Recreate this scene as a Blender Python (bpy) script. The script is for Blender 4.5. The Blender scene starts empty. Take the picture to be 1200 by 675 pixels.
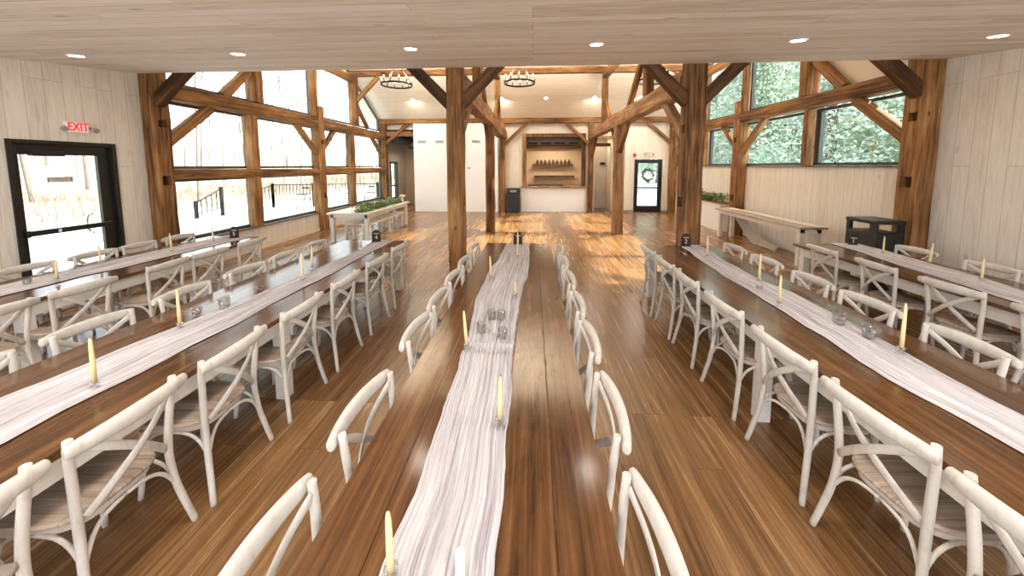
import bpy, bmesh, math, random
from mathutils import Vector, Matrix, noise
sin, cos, pi = math.sin, math.cos, math.pi
C = bpy.context.scene.collection
sc = bpy.context.scene
random.seed(7)

# ------------------------------------------------------------------ materials
class NT:
    def __init__(s, name):
        s.m = bpy.data.materials.new(name); s.m.use_nodes = True
        s.t = s.m.node_tree; s.t.nodes.clear()
        s.out = s.n('ShaderNodeOutputMaterial')
    def n(s, typ, **k):
        nd = s.t.nodes.new(typ)
        for a, v in k.items(): setattr(nd, a, v)
        return nd
    def l(s, a, b): s.t.links.new(a, b)
    def val(s, sock, v):
        if hasattr(v, 'is_linked') or isinstance(v, bpy.types.NodeSocket): s.l(v, sock)
        else: sock.default_value = v
    def math(s, op, a, b=None):
        nd = s.n('ShaderNodeMath', operation=op); s.val(nd.inputs[0], a)
        if b is not None: s.val(nd.inputs[1], b)
        return nd.outputs[0]
    def mix(s, fac, a, b, blend='MIX'):
        nd = s.n('ShaderNodeMix', data_type='RGBA', blend_type=blend)
        s.val(nd.inputs[0], fac)
        for i, c in ((6, a), (7, b)):
            if isinstance(c, tuple): nd.inputs[i].default_value = (*c, 1)
            else: s.l(c, nd.inputs[i])
        return nd.outputs[2]
    def ramp(s, fac, stops):
        nd = s.n('ShaderNodeValToRGB'); s.l(fac, nd.inputs[0])
        e = nd.color_ramp.elements
        while len(e) < len(stops): e.new(.5)
        for i, (p, c) in enumerate(stops):
            e[i].position = p; e[i].color = (*c, 1) if isinstance(c, tuple) else (c, c, c, 1)
        return nd.outputs[0]
    def noise(s, vec, scale, detail=4, rough=.6, dist=0):
        nd = s.n('ShaderNodeTexNoise'); s.l(vec, nd.inputs['Vector'])
        nd.inputs['Scale'].default_value = scale; nd.inputs['Detail'].default_value = detail
        nd.inputs['Roughness'].default_value = rough; nd.inputs['Distortion'].default_value = dist
        return nd.outputs[0]
    def mapping(s, vec, scale=(1, 1, 1), rot=(0, 0, 0), loc=(0, 0, 0)):
        nd = s.n('ShaderNodeMapping'); s.l(vec, nd.inputs[0])
        nd.inputs['Scale'].default_value = scale; nd.inputs['Rotation'].default_value = rot; nd.inputs['Location'].default_value = loc
        return nd.outputs[0]
    def bsdf(s, col, rough=.5, spec=.5, bump=None, bstr=.3, bdist=.002, metal=0, trans=0, emis=None, estr=0, coat=0, sheen=0):
        b = s.n('ShaderNodeBsdfPrincipled')
        if isinstance(col, tuple): b.inputs['Base Color'].default_value = (*col, 1)
        else: s.l(col, b.inputs['Base Color'])
        s.val(b.inputs['Roughness'], rough); b.inputs['Specular IOR Level'].default_value = spec
        b.inputs['Metallic'].default_value = metal; b.inputs['Transmission Weight'].default_value = trans
        b.inputs['Coat Weight'].default_value = coat; b.inputs['Coat Roughness'].default_value = .12
        if emis: b.inputs['Emission Color'].default_value = (*emis, 1); b.inputs['Emission Strength'].default_value = estr
        if bump is not None:
            bn = s.n('ShaderNodeBump'); bn.inputs['Strength'].default_value = bstr; bn.inputs['Distance'].default_value = bdist
            s.l(bump, bn.inputs['Height']); s.l(bn.outputs[0], b.inputs['Normal'])
        s.l(b.outputs[0], s.out.inputs[0]); s.b = b
        return s.m
    def pos(s): return s.n('ShaderNodeNewGeometry').outputs['Position']
    def obj(s): return s.n('ShaderNodeTexCoord').outputs['Object']
    def rnd(s): return s.n('ShaderNodeObjectInfo').outputs['Random']

def plain(name, col, rough=.5, spec=.5, metal=0, var=.06, scale=9, bump=0, estr=0):
    t = NT(name); v = t.noise(t.obj(), scale, 3)
    c2 = tuple(max(0, c * (1 - var * 2)) for c in col)
    return t.bsdf(t.mix(v, col, c2), rough, spec, metal=metal, bump=v if bump else None, bstr=bump, emis=col if estr else None, estr=estr)

def planks(name, along, across, cols, width, length, rough, blotch=0, rvar=.18, fl=1.0, gap=.0025, knots=False, space='pos', grain=1.0, bstr=.25, contrast=1.0, spec=.5, mort=(.1, .07, .05), coat=0, swap_rand=False):
    """boards: along / across are axis letters of the position"""
    t = NT(name); src = t.pos() if space == 'pos' else t.obj()
    sp = t.n('ShaderNodeSeparateXYZ'); t.l(src, sp.inputs[0])
    ax = {'x': 0, 'y': 1, 'z': 2}
    A, B = sp.outputs[ax[along]], sp.outputs[ax[across]]
    if space == 'obj': A = t.math('ADD', A, t.math('MULTIPLY', t.rnd(), 37.0))
    cb = t.n('ShaderNodeCombineXYZ'); t.l(A, cb.inputs[0]); t.l(B, cb.inputs[1])
    br = t.n('ShaderNodeTexBrick'); t.l(cb.outputs[0], br.inputs['Vector'])
    br.offset = .37; br.offset_frequency = 3; br.squash = 1
    br.inputs['Color1'].default_value = (0, 0, 0, 1); br.inputs['Color2'].default_value = (1, 1, 1, 1); br.inputs['Mortar'].default_value = (.5, .5, .5, 1)
    br.inputs['Scale'].default_value = 1; br.inputs['Mortar Size'].default_value = gap; br.inputs['Mortar Smooth'].default_value = .3
    br.inputs['Brick Width'].default_value = length; br.inputs['Row Height'].default_value = width
    rnd = br.outputs['Color']; mm = br.outputs['Fac']
    # shift grain per board
    sh = t.math('MULTIPLY', rnd, 13.7)
    row = t.math('FLOOR', t.math('DIVIDE', B, width))
    cg = t.n('ShaderNodeCombineXYZ')
    t.l(t.math('ADD', t.math('MULTIPLY', A, 1.3 * fl), t.math('MULTIPLY', row, 7.31)), cg.inputs[0])
    t.l(t.math('MULTIPLY', B, 16.0), cg.inputs[1]); t.l(sh, cg.inputs[2])
    g1 = t.noise(cg.outputs[0], 1.6, 6, .65, .6)
    cg2 = t.n('ShaderNodeCombineXYZ'); t.l(t.math('MULTIPLY', A, 3.0 * fl), cg2.inputs[0]); t.l(t.math('MULTIPLY', B, 55.0), cg2.inputs[1]); t.l(sh, cg2.inputs[2])
    g2 = t.noise(cg2.outputs[0], 1.2, 3, .6)
    g = t.math('ADD', t.math('MULTIPLY', g1, .7 * grain), t.math('MULTIPLY', g2, .3 * grain))
    g = t.math('ADD', g, t.math('MULTIPLY', t.math('SUBTRACT', rnd, .5), .3 * contrast))
    g = t.math('ADD', g, (1 - grain) * .5)
    if blotch: g = t.math('ADD', g, t.math('MULTIPLY', t.math('SUBTRACT', t.noise(t.mapping(src, (5, 2.2, 5)), 1.6, 4, .6, .8), .5), blotch))
    n = len(cols)
    lo, hi = .34, .68
    col = t.ramp(g, [(lo + (hi - lo) * i / (n - 1), c) for i, c in enumerate(cols)])
    if knots:
        kv = t.n('ShaderNodeTexVoronoi'); kc = t.n('ShaderNodeCombineXYZ'); t.l(t.math('MULTIPLY', A, .8), kc.inputs[0]); t.l(t.math('MULTIPLY', B, 2.1), kc.inputs[1])
        t.l(kc.outputs[0], kv.inputs['Vector']); kv.inputs['Scale'].default_value = 1.5
        kf = t.ramp(t.math('ADD', kv.outputs['Distance'], t.math('MULTIPLY', g2, .05)), [(.045, .55), (.12, 0.0)])
        col = t.mix(kf, col, knots if isinstance(knots, tuple) else (.2, .14, .1))
    col = t.mix(t.math('MULTIPLY', mm, .75), col, mort)
    h = t.math('SUBTRACT', t.math('MULTIPLY', g, .5), t.math('MULTIPLY', mm, 2.0))
    r = t.math('ADD', t.math('MULTIPLY', g, rvar), rough - rvar / 2)
    return t.bsdf(col, r, spec, bump=h, bstr=bstr, bdist=.002, coat=coat)

def timber_mat(name, cols, rough=.75, lift=0.):
    t = NT(name); o = t.obj()
    off = t.n('ShaderNodeCombineXYZ'); t.l(t.math('MULTIPLY', t.rnd(), 31.0), off.inputs[2]); t.l(t.math('MULTIPLY', t.rnd(), 17.0), off.inputs[0])
    va = t.n('ShaderNodeVectorMath', operation='ADD'); t.l(o, va.inputs[0]); t.l(off.outputs[0], va.inputs[1]); v = va.outputs[0]
    g1 = t.noise(t.mapping(v, (9, 9, .55)), 1.5, 6, .62, .9)
    g2 = t.noise(t.mapping(v, (60, 60, 2.2)), 1.3, 4, .6)
    big = t.noise(t.mapping(v, (1.6, 1.6, .8)), 1.2, 2)
    hew = t.noise(t.mapping(v, (3, 3, 7)), 1.5, 2)
    g = t.math('ADD', t.math('MULTIPLY', g1, .5), t.math('MULTIPLY', g2, .22))
    g = t.math('ADD', g, t.math('MULTIPLY', big, .28))
    g = t.math('ADD', g, t.math('MULTIPLY', t.math('SUBTRACT', t.rnd(), .5), .08))
    col = t.ramp(g, [(.39, cols[0]), (.46, cols[1]), (.54, cols[2]), (.63, cols[3])])
    # adze marks, cracks
    ck = t.noise(t.mapping(v, (26, 26, .5)), 1.8, 3, .5, .3)
    cf = t.ramp(ck, [(.33, .75), (.38, 0.)])
    col = t.mix(cf, col, (.035, .016, .008))
    kn = t.n('ShaderNodeTexVoronoi'); t.l(t.mapping(v, (3, 3, 1.4)), kn.inputs['Vector']); kn.inputs['Scale'].default_value = 1.6
    col = t.mix(t.ramp(kn.outputs['Distance'], [(.05, .8), (.12, 0.)]), col, (.05, .022, .01))
    h = t.math('ADD', t.math('MULTIPLY', g, 1.0), t.math('MULTIPLY', hew, .9))
    h = t.math('SUBTRACT', h, cf)
    return t.bsdf(col, rough, .3, bump=h, bstr=.6, bdist=.008)

M = {}
M['floor'] = planks('floor_planks', 'y', 'x', [(.090, .040, .014), (.175, .085, .031), (.27, .142, .057), (.385, .235, .108)], .18, 1.3, .27, rvar=.04, fl=.5, contrast=.42, grain=.95, mort=(.07, .035, .018), spec=.55, bstr=.0)
WW = [(.60, .55, .49), (.69, .65, .59), (.735, .70, .65), (.78, .755, .71)]
M['wall_v_yz'] = planks('whitewashed_boards_side', 'z', 'y', WW, .185, 3.1, .7, gap=.003, knots=(.34, .26, .19), mort=(.36, .29, .22), contrast=.5, spec=.25)
M['wall_v_xz'] = planks('whitewashed_boards_far', 'z', 'x', [(.66, .58, .47), (.74, .67, .57), (.77, .71, .62)], .185, 3.1, .7, gap=.002, mort=(.5, .43, .35), contrast=.3, spec=.25)
M['ceil'] = planks('whitewashed_ceiling_boards', 'x', 'y', [(.60, .53, .45), (.73, .68, .61), (.79, .75, .70), (.84, .81, .77)], .135, 2.4, .7, gap=.0025, knots=(.28, .19, .13), mort=(.34, .27, .20), contrast=.75, spec=.25)
M['roofw'] = planks('cream_roof_boards', 'x', 'z', [(.80, .73, .60), (.84, .78, .66), (.87, .82, .72)], .14, 3.0, .7, gap=.002, mort=(.6, .5, .38), contrast=.3, spec=.2, bstr=.1)
M['timber'] = timber_mat('hewn_oak', [(.052, .021, .007), (.145, .065, .022), (.26, .125, .042), (.42, .225, .09)])
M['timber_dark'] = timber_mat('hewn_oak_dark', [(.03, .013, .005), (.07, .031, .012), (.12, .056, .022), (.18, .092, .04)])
M['timber_worn'] = timber_mat('hewn_oak_weathered', [(.11, .055, .024), (.24, .125, .056), (.35, .20, .10), (.48, .31, .175)], .85)
M['table'] = planks('stained_table_boards', 'y', 'x', [(.040, .016, .006), (.085, .036, .012), (.135, .060, .021), (.20, .096, .036)], .204, 60, .15, gap=.0016, space='obj', contrast=.3, grain=.85, blotch=.3, mort=(.045, .02, .01), coat=.0, spec=.7, rvar=.05, fl=.6, bstr=.05)
M['table_grey'] = planks('grey_washed_table_boards', 'y', 'x', [(.17, .13, .10), (.28, .22, .17), (.36, .30, .25), (.45, .39, .33)], .16, 6, .4, gap=.002, space='obj', contrast=.4, mort=(.1, .07, .05), spec=.4)
t = NT('white_table_paint'); g = t.noise(t.mapping(t.obj(), (6, 2, 6)), 3, 5)
M['tpaint'] = t.bsdf(t.ramp(g, [(.3, (.68, .65, .60)), (.5, (.76, .735, .69)), (.7, (.80, .78, .74))]), .5, .4, bump=g, bstr=.08)
t = NT('whitewashed_chair_wood'); g = t.noise(t.mapping(t.obj(), (14, 14, 5)), 1.5, 4, .55, .3); g3 = t.noise(t.obj(), 70, 2)
M['chair'] = t.bsdf(t.ramp(t.math('ADD', t.math('MULTIPLY', g, .75), t.math('MULTIPLY', g3, .25)), [(.30, (.44, .40, .355)), (.45, (.55, .515, .47)), (.62, (.61, .58, .54))]), .55, .35, bump=g, bstr=.15)
M['seat'] = planks('grey_seat_wood', 'y', 'x', [(.24, .17, .125), (.34, .26, .20), (.44, .355, .29), (.52, .44, .37)], .075, 3, .5, gap=.002, space='obj', contrast=.5, mort=(.16, .12, .09), spec=.35)
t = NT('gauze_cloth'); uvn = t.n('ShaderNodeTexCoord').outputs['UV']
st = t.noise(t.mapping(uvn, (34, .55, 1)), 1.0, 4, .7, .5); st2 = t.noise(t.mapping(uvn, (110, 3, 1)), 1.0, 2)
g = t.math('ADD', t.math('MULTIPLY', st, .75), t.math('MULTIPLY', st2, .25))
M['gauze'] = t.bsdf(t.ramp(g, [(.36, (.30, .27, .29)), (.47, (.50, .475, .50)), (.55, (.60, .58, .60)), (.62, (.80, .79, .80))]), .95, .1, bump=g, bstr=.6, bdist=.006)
t = NT('cream_cloth'); g = t.noise(t.mapping(t.pos(), (30, 6, 30)), 1.6, 3)
M['cream_cloth'] = t.bsdf(t.ramp(g, [(.3, (.62, .57, .50)), (.7, (.78, .74, .67))]), .95, .1, bump=g, bstr=.4, bdist=.004)
M['blockw'] = plain('smooth_white_panel', (.86, .86, .85), .5, .3, var=.01, scale=2)
M['cream'] = plain('cream_paint', (.78, .70, .58), .7, .2, var=.03, scale=2)
M['greywall'] = plain('grey_beige_paint', (.52, .46, .39), .7, .2, var=.04, scale=2)
M['tan'] = plain('tan_board', (.60, .46, .31), .6, .3, var=.08, scale=3)
M['bronze'] = plain('dark_bronze_metal', (.018, .017, .014), .35, .5, metal=.3, var=.1)
M['gframe'] = plain('dark_window_frame', (.05, .06, .06), .45, .5, var=.1)
M['trimd'] = plain('dark_trim', (.10, .08, .06), .5, .4)
M['iron'] = plain('black_iron', (.012, .011, .010), .5, .5, metal=.5)
M['black'] = plain('black_plastic', (.012, .012, .012), .42, .5)
M['steel'] = plain('brushed_steel', (.45, .45, .44), .3, .5, metal=1)
M['grey'] = plain('grey_vent_paint', (.30, .30, .29), .5, .4)
M['duct'] = plain('dark_grey_duct', (.11, .12, .12), .5, .4)
M['white'] = plain('white_plastic', (.8, .79, .76), .4, .4, var=.02)
M['red'] = plain('red_plastic', (.45, .02, .02), .4, .5)
M['wax'] = plain('ivory_wax', (.76, .62, .33), .45, .4, var=.05, scale=20)
M['waxw'] = plain('white_wax', (.85, .83, .78), .4, .4, var=.02)
M['mat'] = plain('dark_grey_mat', (.10, .10, .10), .95, .1)
M['signwood'] = plain('dark_stained_wood', (.030, .013, .009), .5, .3, var=.2, scale=30)
M['letter'] = plain('white_lettering', (.75, .72, .68), .6, .2, var=.01)
M['stein'] = plain('dark_brown_glaze', (.05, .022, .012), .3, .5)
M['petal'] = plain('white_petals', (.8, .78, .7), .7, .2)
M['bark'] = plain('pale_bark', (.30, .285, .265), .9, .1, var=.3, scale=5)
M['barkd'] = plain('brown_bark', (.20, .17, .145), .9, .1, var=.3, scale=5)
def leafm(name, a, b):
    t = NT(name); v = t.noise(t.pos(), 3, 3)
    return t.bsdf(t.ramp(v, [(.3, a), (.7, b)]), .6, .3)
M['leaf'] = leafm('garland_leaves', (.10, .16, .06), (.26, .34, .17))
M['leafT'] = leafm('tree_leaves', (.30, .42, .27), (.46, .56, .38))
M['leafC'] = leafm('blue_green_needles', (.27, .36, .29), (.42, .50, .42))
def emit(name, col, s):
    t = NT(name); e = t.n('ShaderNodeEmission'); e.inputs[0].default_value = (*col, 1); e.inputs[1].default_value = s
    t.l(e.outputs[0], t.out.inputs[0]); return t.m
M['bulb'] = emit('warm_bulb', (1, .72, .42), 8)
M['down'] = emit('downlight_lens', (1, .86, .66), 9)
M['exitface'] = None
t = NT('exit_sign_face'); M['exitface'] = t.bsdf((.82, .80, .76), .4, .4, emis=(1, .9, .86), estr=.1)
t = NT('exit_red'); M['exitred'] = t.bsdf((.7, .01, .03), .4, .4, emis=(1, .01, .03), estr=1.0)
# window glass: clear with a fresnel reflection
t = NT('window_glass'); tr = t.n('ShaderNodeBsdfTransparent'); tr.inputs[0].default_value = (.95, .975, .965, 1)
gl = t.n('ShaderNodeBsdfGlossy'); gl.inputs['Roughness'].default_value = .02
fr = t.n('ShaderNodeLayerWeight'); fr.inputs[0].default_value = .5
fac = t.math('ADD', t.math('MULTIPLY', t.math('POWER', fr.outputs[1], 5.0), .5), .03)
mx = t.n('ShaderNodeMixShader'); t.l(fac, mx.inputs[0]); t.l(tr.outputs[0], mx.inputs[1]); t.l(gl.outputs[0], mx.inputs[2]); t.l(mx.outputs[0], t.out.inputs[0])
M['glass'] = t.m
t = NT('cup_glass'); tr = t.n('ShaderNodeBsdfTransparent'); tr.inputs[0].default_value = (.985, .985, .98, 1)
gl = t.n('ShaderNodeBsdfGlossy'); gl.inputs['Roughness'].default_value = .05
fr = t.n('ShaderNodeLayerWeight'); fr.inputs[0].default_value = .35
mx = t.n('ShaderNodeMixShader'); t.l(fr.outputs[1], mx.inputs[0]); t.l(tr.outputs[0], mx.inputs[1]); t.l(gl.outputs[0], mx.inputs[2]); t.l(mx.outputs[0], t.out.inputs[0])
M['cup'] = t.m
# outdoor ground: pale paving by the left wall turning to dry grass
t = NT('outdoor_ground'); p = t.pos(); sp = t.n('ShaderNodeSeparateXYZ'); t.l(p, sp.inputs[0])
gr = t.ramp(t.noise(p, .35, 5), [(.35, (.27, .215, .17)), (.5, (.30, .26, .19)), (.65, (.26, .27, .17))])
pv = t.ramp(t.noise(p, 1.2, 3), [(.3, (.66, .65, .63)), (.7, (.74, .73, .71))])
edge = t.math('GREATER_THAN', t.math('ADD', sp.outputs[0], t.math('MULTIPLY', t.noise(p, .3, 2), 1.5)), -15.5)
M['ground'] = t.bsdf(t.mix(edge, gr, pv), .9, .1)

# ------------------------------------------------------------------ mesh helpers
class MB:
    def __init__(s): s.v = []; s.f = []; s.sm = []
    def quadbox(s, x0, x1, y0, y1, z0, z1):
        b = len(s.v)
        s.v += [(x, y, z) for z in (z0, z1) for y in (y0, y1) for x in (x0, x1)]
        for f in ((0, 2, 3, 1), (4, 5, 7, 6), (0, 1, 5, 4), (2, 6, 7, 3), (0, 4, 6, 2), (1, 3, 7, 5)):
            s.f.append(tuple(b + i for i in f)); s.sm.append(False)
        return s
    def box(s, x0, x1, y0, y1, z0, z1, bev=0):
        if bev <= 0: return s.quadbox(x0, x1, y0, y1, z0, z1)
        bm = bmesh.new(); bmesh.ops.create_cube(bm, size=1)
        for v in bm.verts: v.co = Vector(((x0 + x1) / 2 + v.co.x * (x1 - x0), (y0 + y1) / 2 + v.co.y * (y1 - y0), (z0 + z1) / 2 + v.co.z * (z1 - z0)))
        bmesh.ops.bevel(bm, geom=bm.edges[:], offset=bev, segments=2, affect='EDGES', profile=.6)
        s.bm(bm); return s
    def bm(s, bm, smooth=False):
        b = len(s.v); bm.verts.index_update()
        s.v += [tuple(v.co) for v in bm.verts]
        for f in bm.faces: s.f.append(tuple(b + v.index for v in f.verts)); s.sm.append(smooth)
        bm.free()
    def add(s, vs, fs, smooth=True):
        b = len(s.v); s.v += [tuple(v) for v in vs]
        for f in fs: s.f.append(tuple(b + i for i in f)); s.sm.append(smooth)
        return s
    def tube(s, pts, r, seg=8, sub=4, up=(0, 0, 1), flat=None, cap=True):
        """sweep; r: radius, list of radii or list of (rx, ry)"""
        P = [Vector(p) for p in pts]; n = len(P)
        R = [(q if isinstance(q, tuple) else (q, q)) for q in (r if isinstance(r, list) else [r] * n)]
        if n > 2 and sub > 1:
            Q, RR = [], []
            for i in range(n - 1):
                p0, p1, p2, p3 = P[max(i - 1, 0)], P[i], P[i + 1], P[min(i + 2, n - 1)]
                for k in range(sub):
                    u = k / sub
                    Q.append(.5 * ((2 * p1) + (p2 - p0) * u + (2 * p0 - 5 * p1 + 4 * p2 - p3) * u * u + (3 * p1 - p0 - 3 * p2 + p3) * u ** 3))
                    RR.append((R[i][0] * (1 - u) + R[i + 1][0] * u, R[i][1] * (1 - u) + R[i + 1][1] * u))
            Q.append(P[-1]); RR.append(R[-1]); P, R = Q, RR; n = len(P)
        b = len(s.v); upv = Vector(up)
        for i in range(n):
            d = (P[min(i + 1, n - 1)] - P[max(i - 1, 0)]).normalized()
            a = d.cross(upv)
            if a.length < 1e-3: a = d.cross(Vector((1, 0, 0)))
            a.normalize(); c = a.cross(d).normalized()
            for k in range(seg):
                w = 2 * pi * (k + .5) / seg
                s.v.append(tuple(P[i] + a * cos(w) * R[i][0] + c * sin(w) * R[i][1]))
        for i in range(n - 1):
            for k in range(seg):
                k2 = (k + 1) % seg
                s.f.append((b + i * seg + k, b + i * seg + k2, b + (i + 1) * seg + k2, b + (i + 1) * seg + k)); s.sm.append(seg > 4)
        if cap:
            s.f.append(tuple(b + k for k in reversed(range(seg)))); s.sm.append(False)
            s.f.append(tuple(b + (n - 1) * seg + k for k in range(seg))); s.sm.append(False)
        return s
    def lathe(s, prof, c=(0, 0, 0), seg=16, lean=(0, 0)):
        b = len(s.v)
        for (r, z) in prof:
            for k in range(seg):
                w = 2 * pi * k / seg
                s.v.append((c[0] + r * cos(w) + lean[0] * z, c[1] + r * sin(w) + lean[1] * z, c[2] + z))
        n = len(prof)
        for i in range(n - 1):
            for k in range(seg):
                k2 = (k + 1) % seg
                s.f.append((b + i * seg + k, b + i * seg + k2, b + (i + 1) * seg + k2, b + (i + 1) * seg + k)); s.sm.append(True)
        s.f.append(tuple(b + k for k in reversed(range(seg)))); s.sm.append(False)
        s.f.append(tuple(b + (n - 1) * seg + k for k in range(seg))); s.sm.append(False)
        return s
    def prism(s, poly, y0, y1, axis='y'):
        """extrude an outline given in (a, z) along axis"""
        b = len(s.v); n = len(poly)
        for yy in (y0, y1):
            for (a, z) in poly: s.v.append((a, yy, z) if axis == 'y' else ((yy, a, z) if axis == 'x' else (a, z, yy)))
        s.f.append(tuple(b + i for i in range(n))); s.f.append(tuple(b + n + i for i in reversed(range(n)))); s.sm += [False, False]
        for i in range(n):
            j = (i + 1) % n; s.f.append((b + j, b + i, b + n + i, b + n + j)); s.sm.append(False)
        return s
    def build(s, name, mat, parent=None, loc=None):
        me = bpy.data.meshes.new(name); me.from_pydata(s.v, [], s.f); me.polygons.foreach_set('use_smooth', s.sm)
        bm = bmesh.new(); bm.from_mesh(me); bmesh.ops.recalc_face_normals(bm, faces=bm.faces); bm.to_mesh(me); bm.free()
        me.materials.append(M[mat] if isinstance(mat, str) else mat)
        o = bpy.data.objects.new(name, me); C.objects.link(o)
        if parent: o.parent = parent
        if loc: o.location = loc
        return o

def tag(o, label=None, cat=None, group=None, kind=None):
    if label: o['label'] = label
    if cat: o['category'] = cat
    if group: o['group'] = group
    if kind: o['kind'] = kind
    return o
def empty(name, loc=(0, 0, 0), rz=0, label=None, cat=None, group=None, kind=None):
    o = bpy.data.objects.new(name, None); C.objects.link(o); o.location = loc; o.rotation_euler = (0, 0, rz); o.empty_display_size = .1
    return tag(o, label, cat, group, kind)
def kids(o): return [c for c in KID.get(o.name, [])]
KID = {}
def dup(root, loc, rz=0, label=None, group=None, scale=None):
    r = root.copy(); C.objects.link(r); r.location = loc; r.rotation_euler = (0, 0, rz)
    if scale: r.scale = scale
    if label: r['label'] = label
    if group: r['group'] = group
    for ch in list(root.children):
        c = ch.copy(); C.objects.link(c); c.parent = r
        for gch in list(ch.children):
            d = gch.copy(); C.objects.link(d); d.parent = c
    return r
def structure(name, mb, mat, label=None, parent=None):
    o = mb.build(name, mat, parent)
    if parent is None: o['kind'] = 'structure'
    if label: o['label'] = label
    return o
def text_mesh(name, body, size, mat, parent, loc, rot, depth=.001, spacing=1.0, bold=0.0):
    cu = bpy.data.curves.new(name, 'FONT'); cu.body = body; cu.size = size; cu.extrude = depth; cu.align_x = 'CENTER'; cu.align_y = 'CENTER'; cu.space_character = spacing; cu.offset = bold
    tmp = bpy.data.objects.new(name + '_tmp', cu); C.objects.link(tmp)
    dg = bpy.context.evaluated_depsgraph_get(); me = bpy.data.meshes.new_from_object(tmp.evaluated_get(dg))
    bpy.data.objects.remove(tmp); bpy.data.curves.remove(cu)
    me.materials.clear(); me.materials.append(M[mat])
    o = bpy.data.objects.new(name, me); C.objects.link(o); o.parent = parent; o.location = loc; o.rotation_euler = rot
    return o

# ------------------------------------------------------------------ layout constants
YA, YB, YC = 5.376, 9.84, 14.39
XL, XR = -6.28, 5.657             # inner faces of the wall posts
XCL, XCR = (-1.36, -1.10), (2.33, 2.61)
WL, WR = -6.47, 5.90              # near side walls
def ceil_z(y): return 3.47 + .132 * (y - YA)
def roof_z(y):
    yr = (YA + YC) / 2
    return 3.95 + .63 * ((YC - y) if y > yr else (y - YA)) if True else 0
YR = (YA + YC) / 2 + .0

# ------------------------------------------------------------------ room shell
fb = MB().quadbox(-6.62, 6.1, -2.2, 14.7, -.12, 0); fb.quadbox(-6.62, -4.9, 14.7, 17.3, -.12, 0); fb.quadbox(-.5, 3.5, 14.7, 17.0, -.12, 0)
structure('floor', fb, 'floor', 'brown wood plank floor running the length of the hall')
# foreground sloping plank ceiling
mb = MB(); y0, y1 = -2.2, YA
mb.add([(x, y, ceil_z(y) + d) for d in (0, .14) for y in (y0, y1) for x in (-6.62, 6.05)],
       [(0, 1, 3, 2), (4, 6, 7, 5), (0, 4, 5, 1), (2, 3, 7, 6), (0, 2, 6, 4), (1, 5, 7, 3)], False)
structure('ceiling', mb, 'ceil', 'low whitewashed plank ceiling over the dining tables')
# header above ceiling edge
structure('wall_header', MB().quadbox(-6.5, 5.95, YA - .14, YA - .01, ceil_z(YA) + .02, 4.1), 'cream')
# high roof planes
for nm, ya, yb in (('ceiling_high_near', YA - .1, YR), ('ceiling_high_far', YR, YC + .35)):
    mb = MB(); v = []
    za, zb = (3.95 + .63 * (ya - YA), 3.95 + .63 * (yb - YA)) if 'near' in nm else (3.95 + .63 * (YC - ya), 3.95 + .63 * (YC - yb))
    for d in (0, .15):
        for (y, z) in ((ya, za), (yb, zb)):
            for x in (-7.0, 6.4): v.append((x, y, z + d))
    mb.add(v, [(0, 1, 3, 2), (4, 6, 7, 5), (0, 4, 5, 1), (2, 3, 7, 6), (0, 2, 6, 4), (1, 5, 7, 3)], False)
    structure(nm, mb, 'roofw')
# near left wall with exit door opening (Y 3.85-4.96, z 0-2.3)
DY0, DY1, DZ = 3.85, 4.965, 2.30
mb = MB(); x0, x1 = WL - .12, WL
for (a, b, z0, z1) in ((-2.2, DY0, 0, None), (DY1, YA + .01, 0, None), (DY0, DY1, DZ, None)):
    za, zb = ceil_z(a) + .05, ceil_z(b) + .05
    mb.prism([(a, z0), (b, z0), (b, zb), (a, za)], x0, x1, 'x')
structure('wall_left', mb, 'wall_v_yz', 'whitewashed plank wall holding the dark exit door')
mb = MB(); mb.prism([(-2.2, 0), (YA + .3, 0), (YA + .3, ceil_z(YA) + .05), (-2.2, ceil_z(-2.2) + .05)], WR, WR + .12, 'x')
structure('wall_right', mb, 'wall_v_yz', 'whitewashed vertical plank wall right of tables')
# low walls below windows
structure('wall_left_low', MB().quadbox(XL - .3, XL - .14, YA + .3, YC, 0, .53), 'wall_v_yz')
structure('trim_1', MB().quadbox(XL - .32, XL - .10, YA + .3, YC, .53, .555), 'trimd')
structure('wall_right_low', MB().quadbox(XR + .26, XR + .42, YA + .3, YC + .3, 0, 1.93), 'wall_v_yz')
structure('trim_2', MB().quadbox(XR + .22, XR + .44, YA + .3, YC, 1.93, 1.955), 'trimd')
structure('baseboard_left', MB().quadbox(XL - .14, XL - .12, YA + .3, YC, 0, .1), 'cream')
# solid gable panel right of the long brace (right wall, nearest bay)
structure('wall_right_gable', MB().prism([(YA + .3, 3.4), (6.95, 3.4), (7.62, 4.05), (7.62, 5.6), (YA + .3, 4.3)], XR + .27, XR + .37, 'x'), 'cream')
# gable tops above windows
for side, xg in (('left', XL - .27), ('right', XR + .27)):
    pass
# far wall
FY = 14.62
mb = MB()
mb.quadbox(-1.46, -.39, FY, FY + .12, 0, 3.95)
mb.quadbox(-.39, 2.22, FY, FY + .12, 3.30, 3.95)
mb.quadbox(-.39, 2.22, FY, FY + .12, 0, 1.02)
mb.quadbox(2.22, 2.62, FY, FY + .12, 0, 3.95)
mb.quadbox(2.62, 3.36, FY, FY + .12, 3.2, 3.95)
mb.quadbox(-6.6, -5.0, FY, FY + .12, 3.52, 3.95)
mb.quadbox(3.36, 4.27, FY, FY + .12, 0, 3.95)
mb.quadbox(4.27, 5.40, FY, FY + .12, 2.22, 3.95)
mb.quadbox(5.40, 6.1, FY, FY + .12, 0, 3.95)
structure('wall_far', mb, 'wall_v_xz', 'cream far wall around the bar niche and glass door')
structure('wall_far_block', MB().quadbox(-5.02, -1.44, FY - .3, FY + .1, 0, 3.72), 'blockw', 'tall smooth white wall block at far left')
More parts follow.
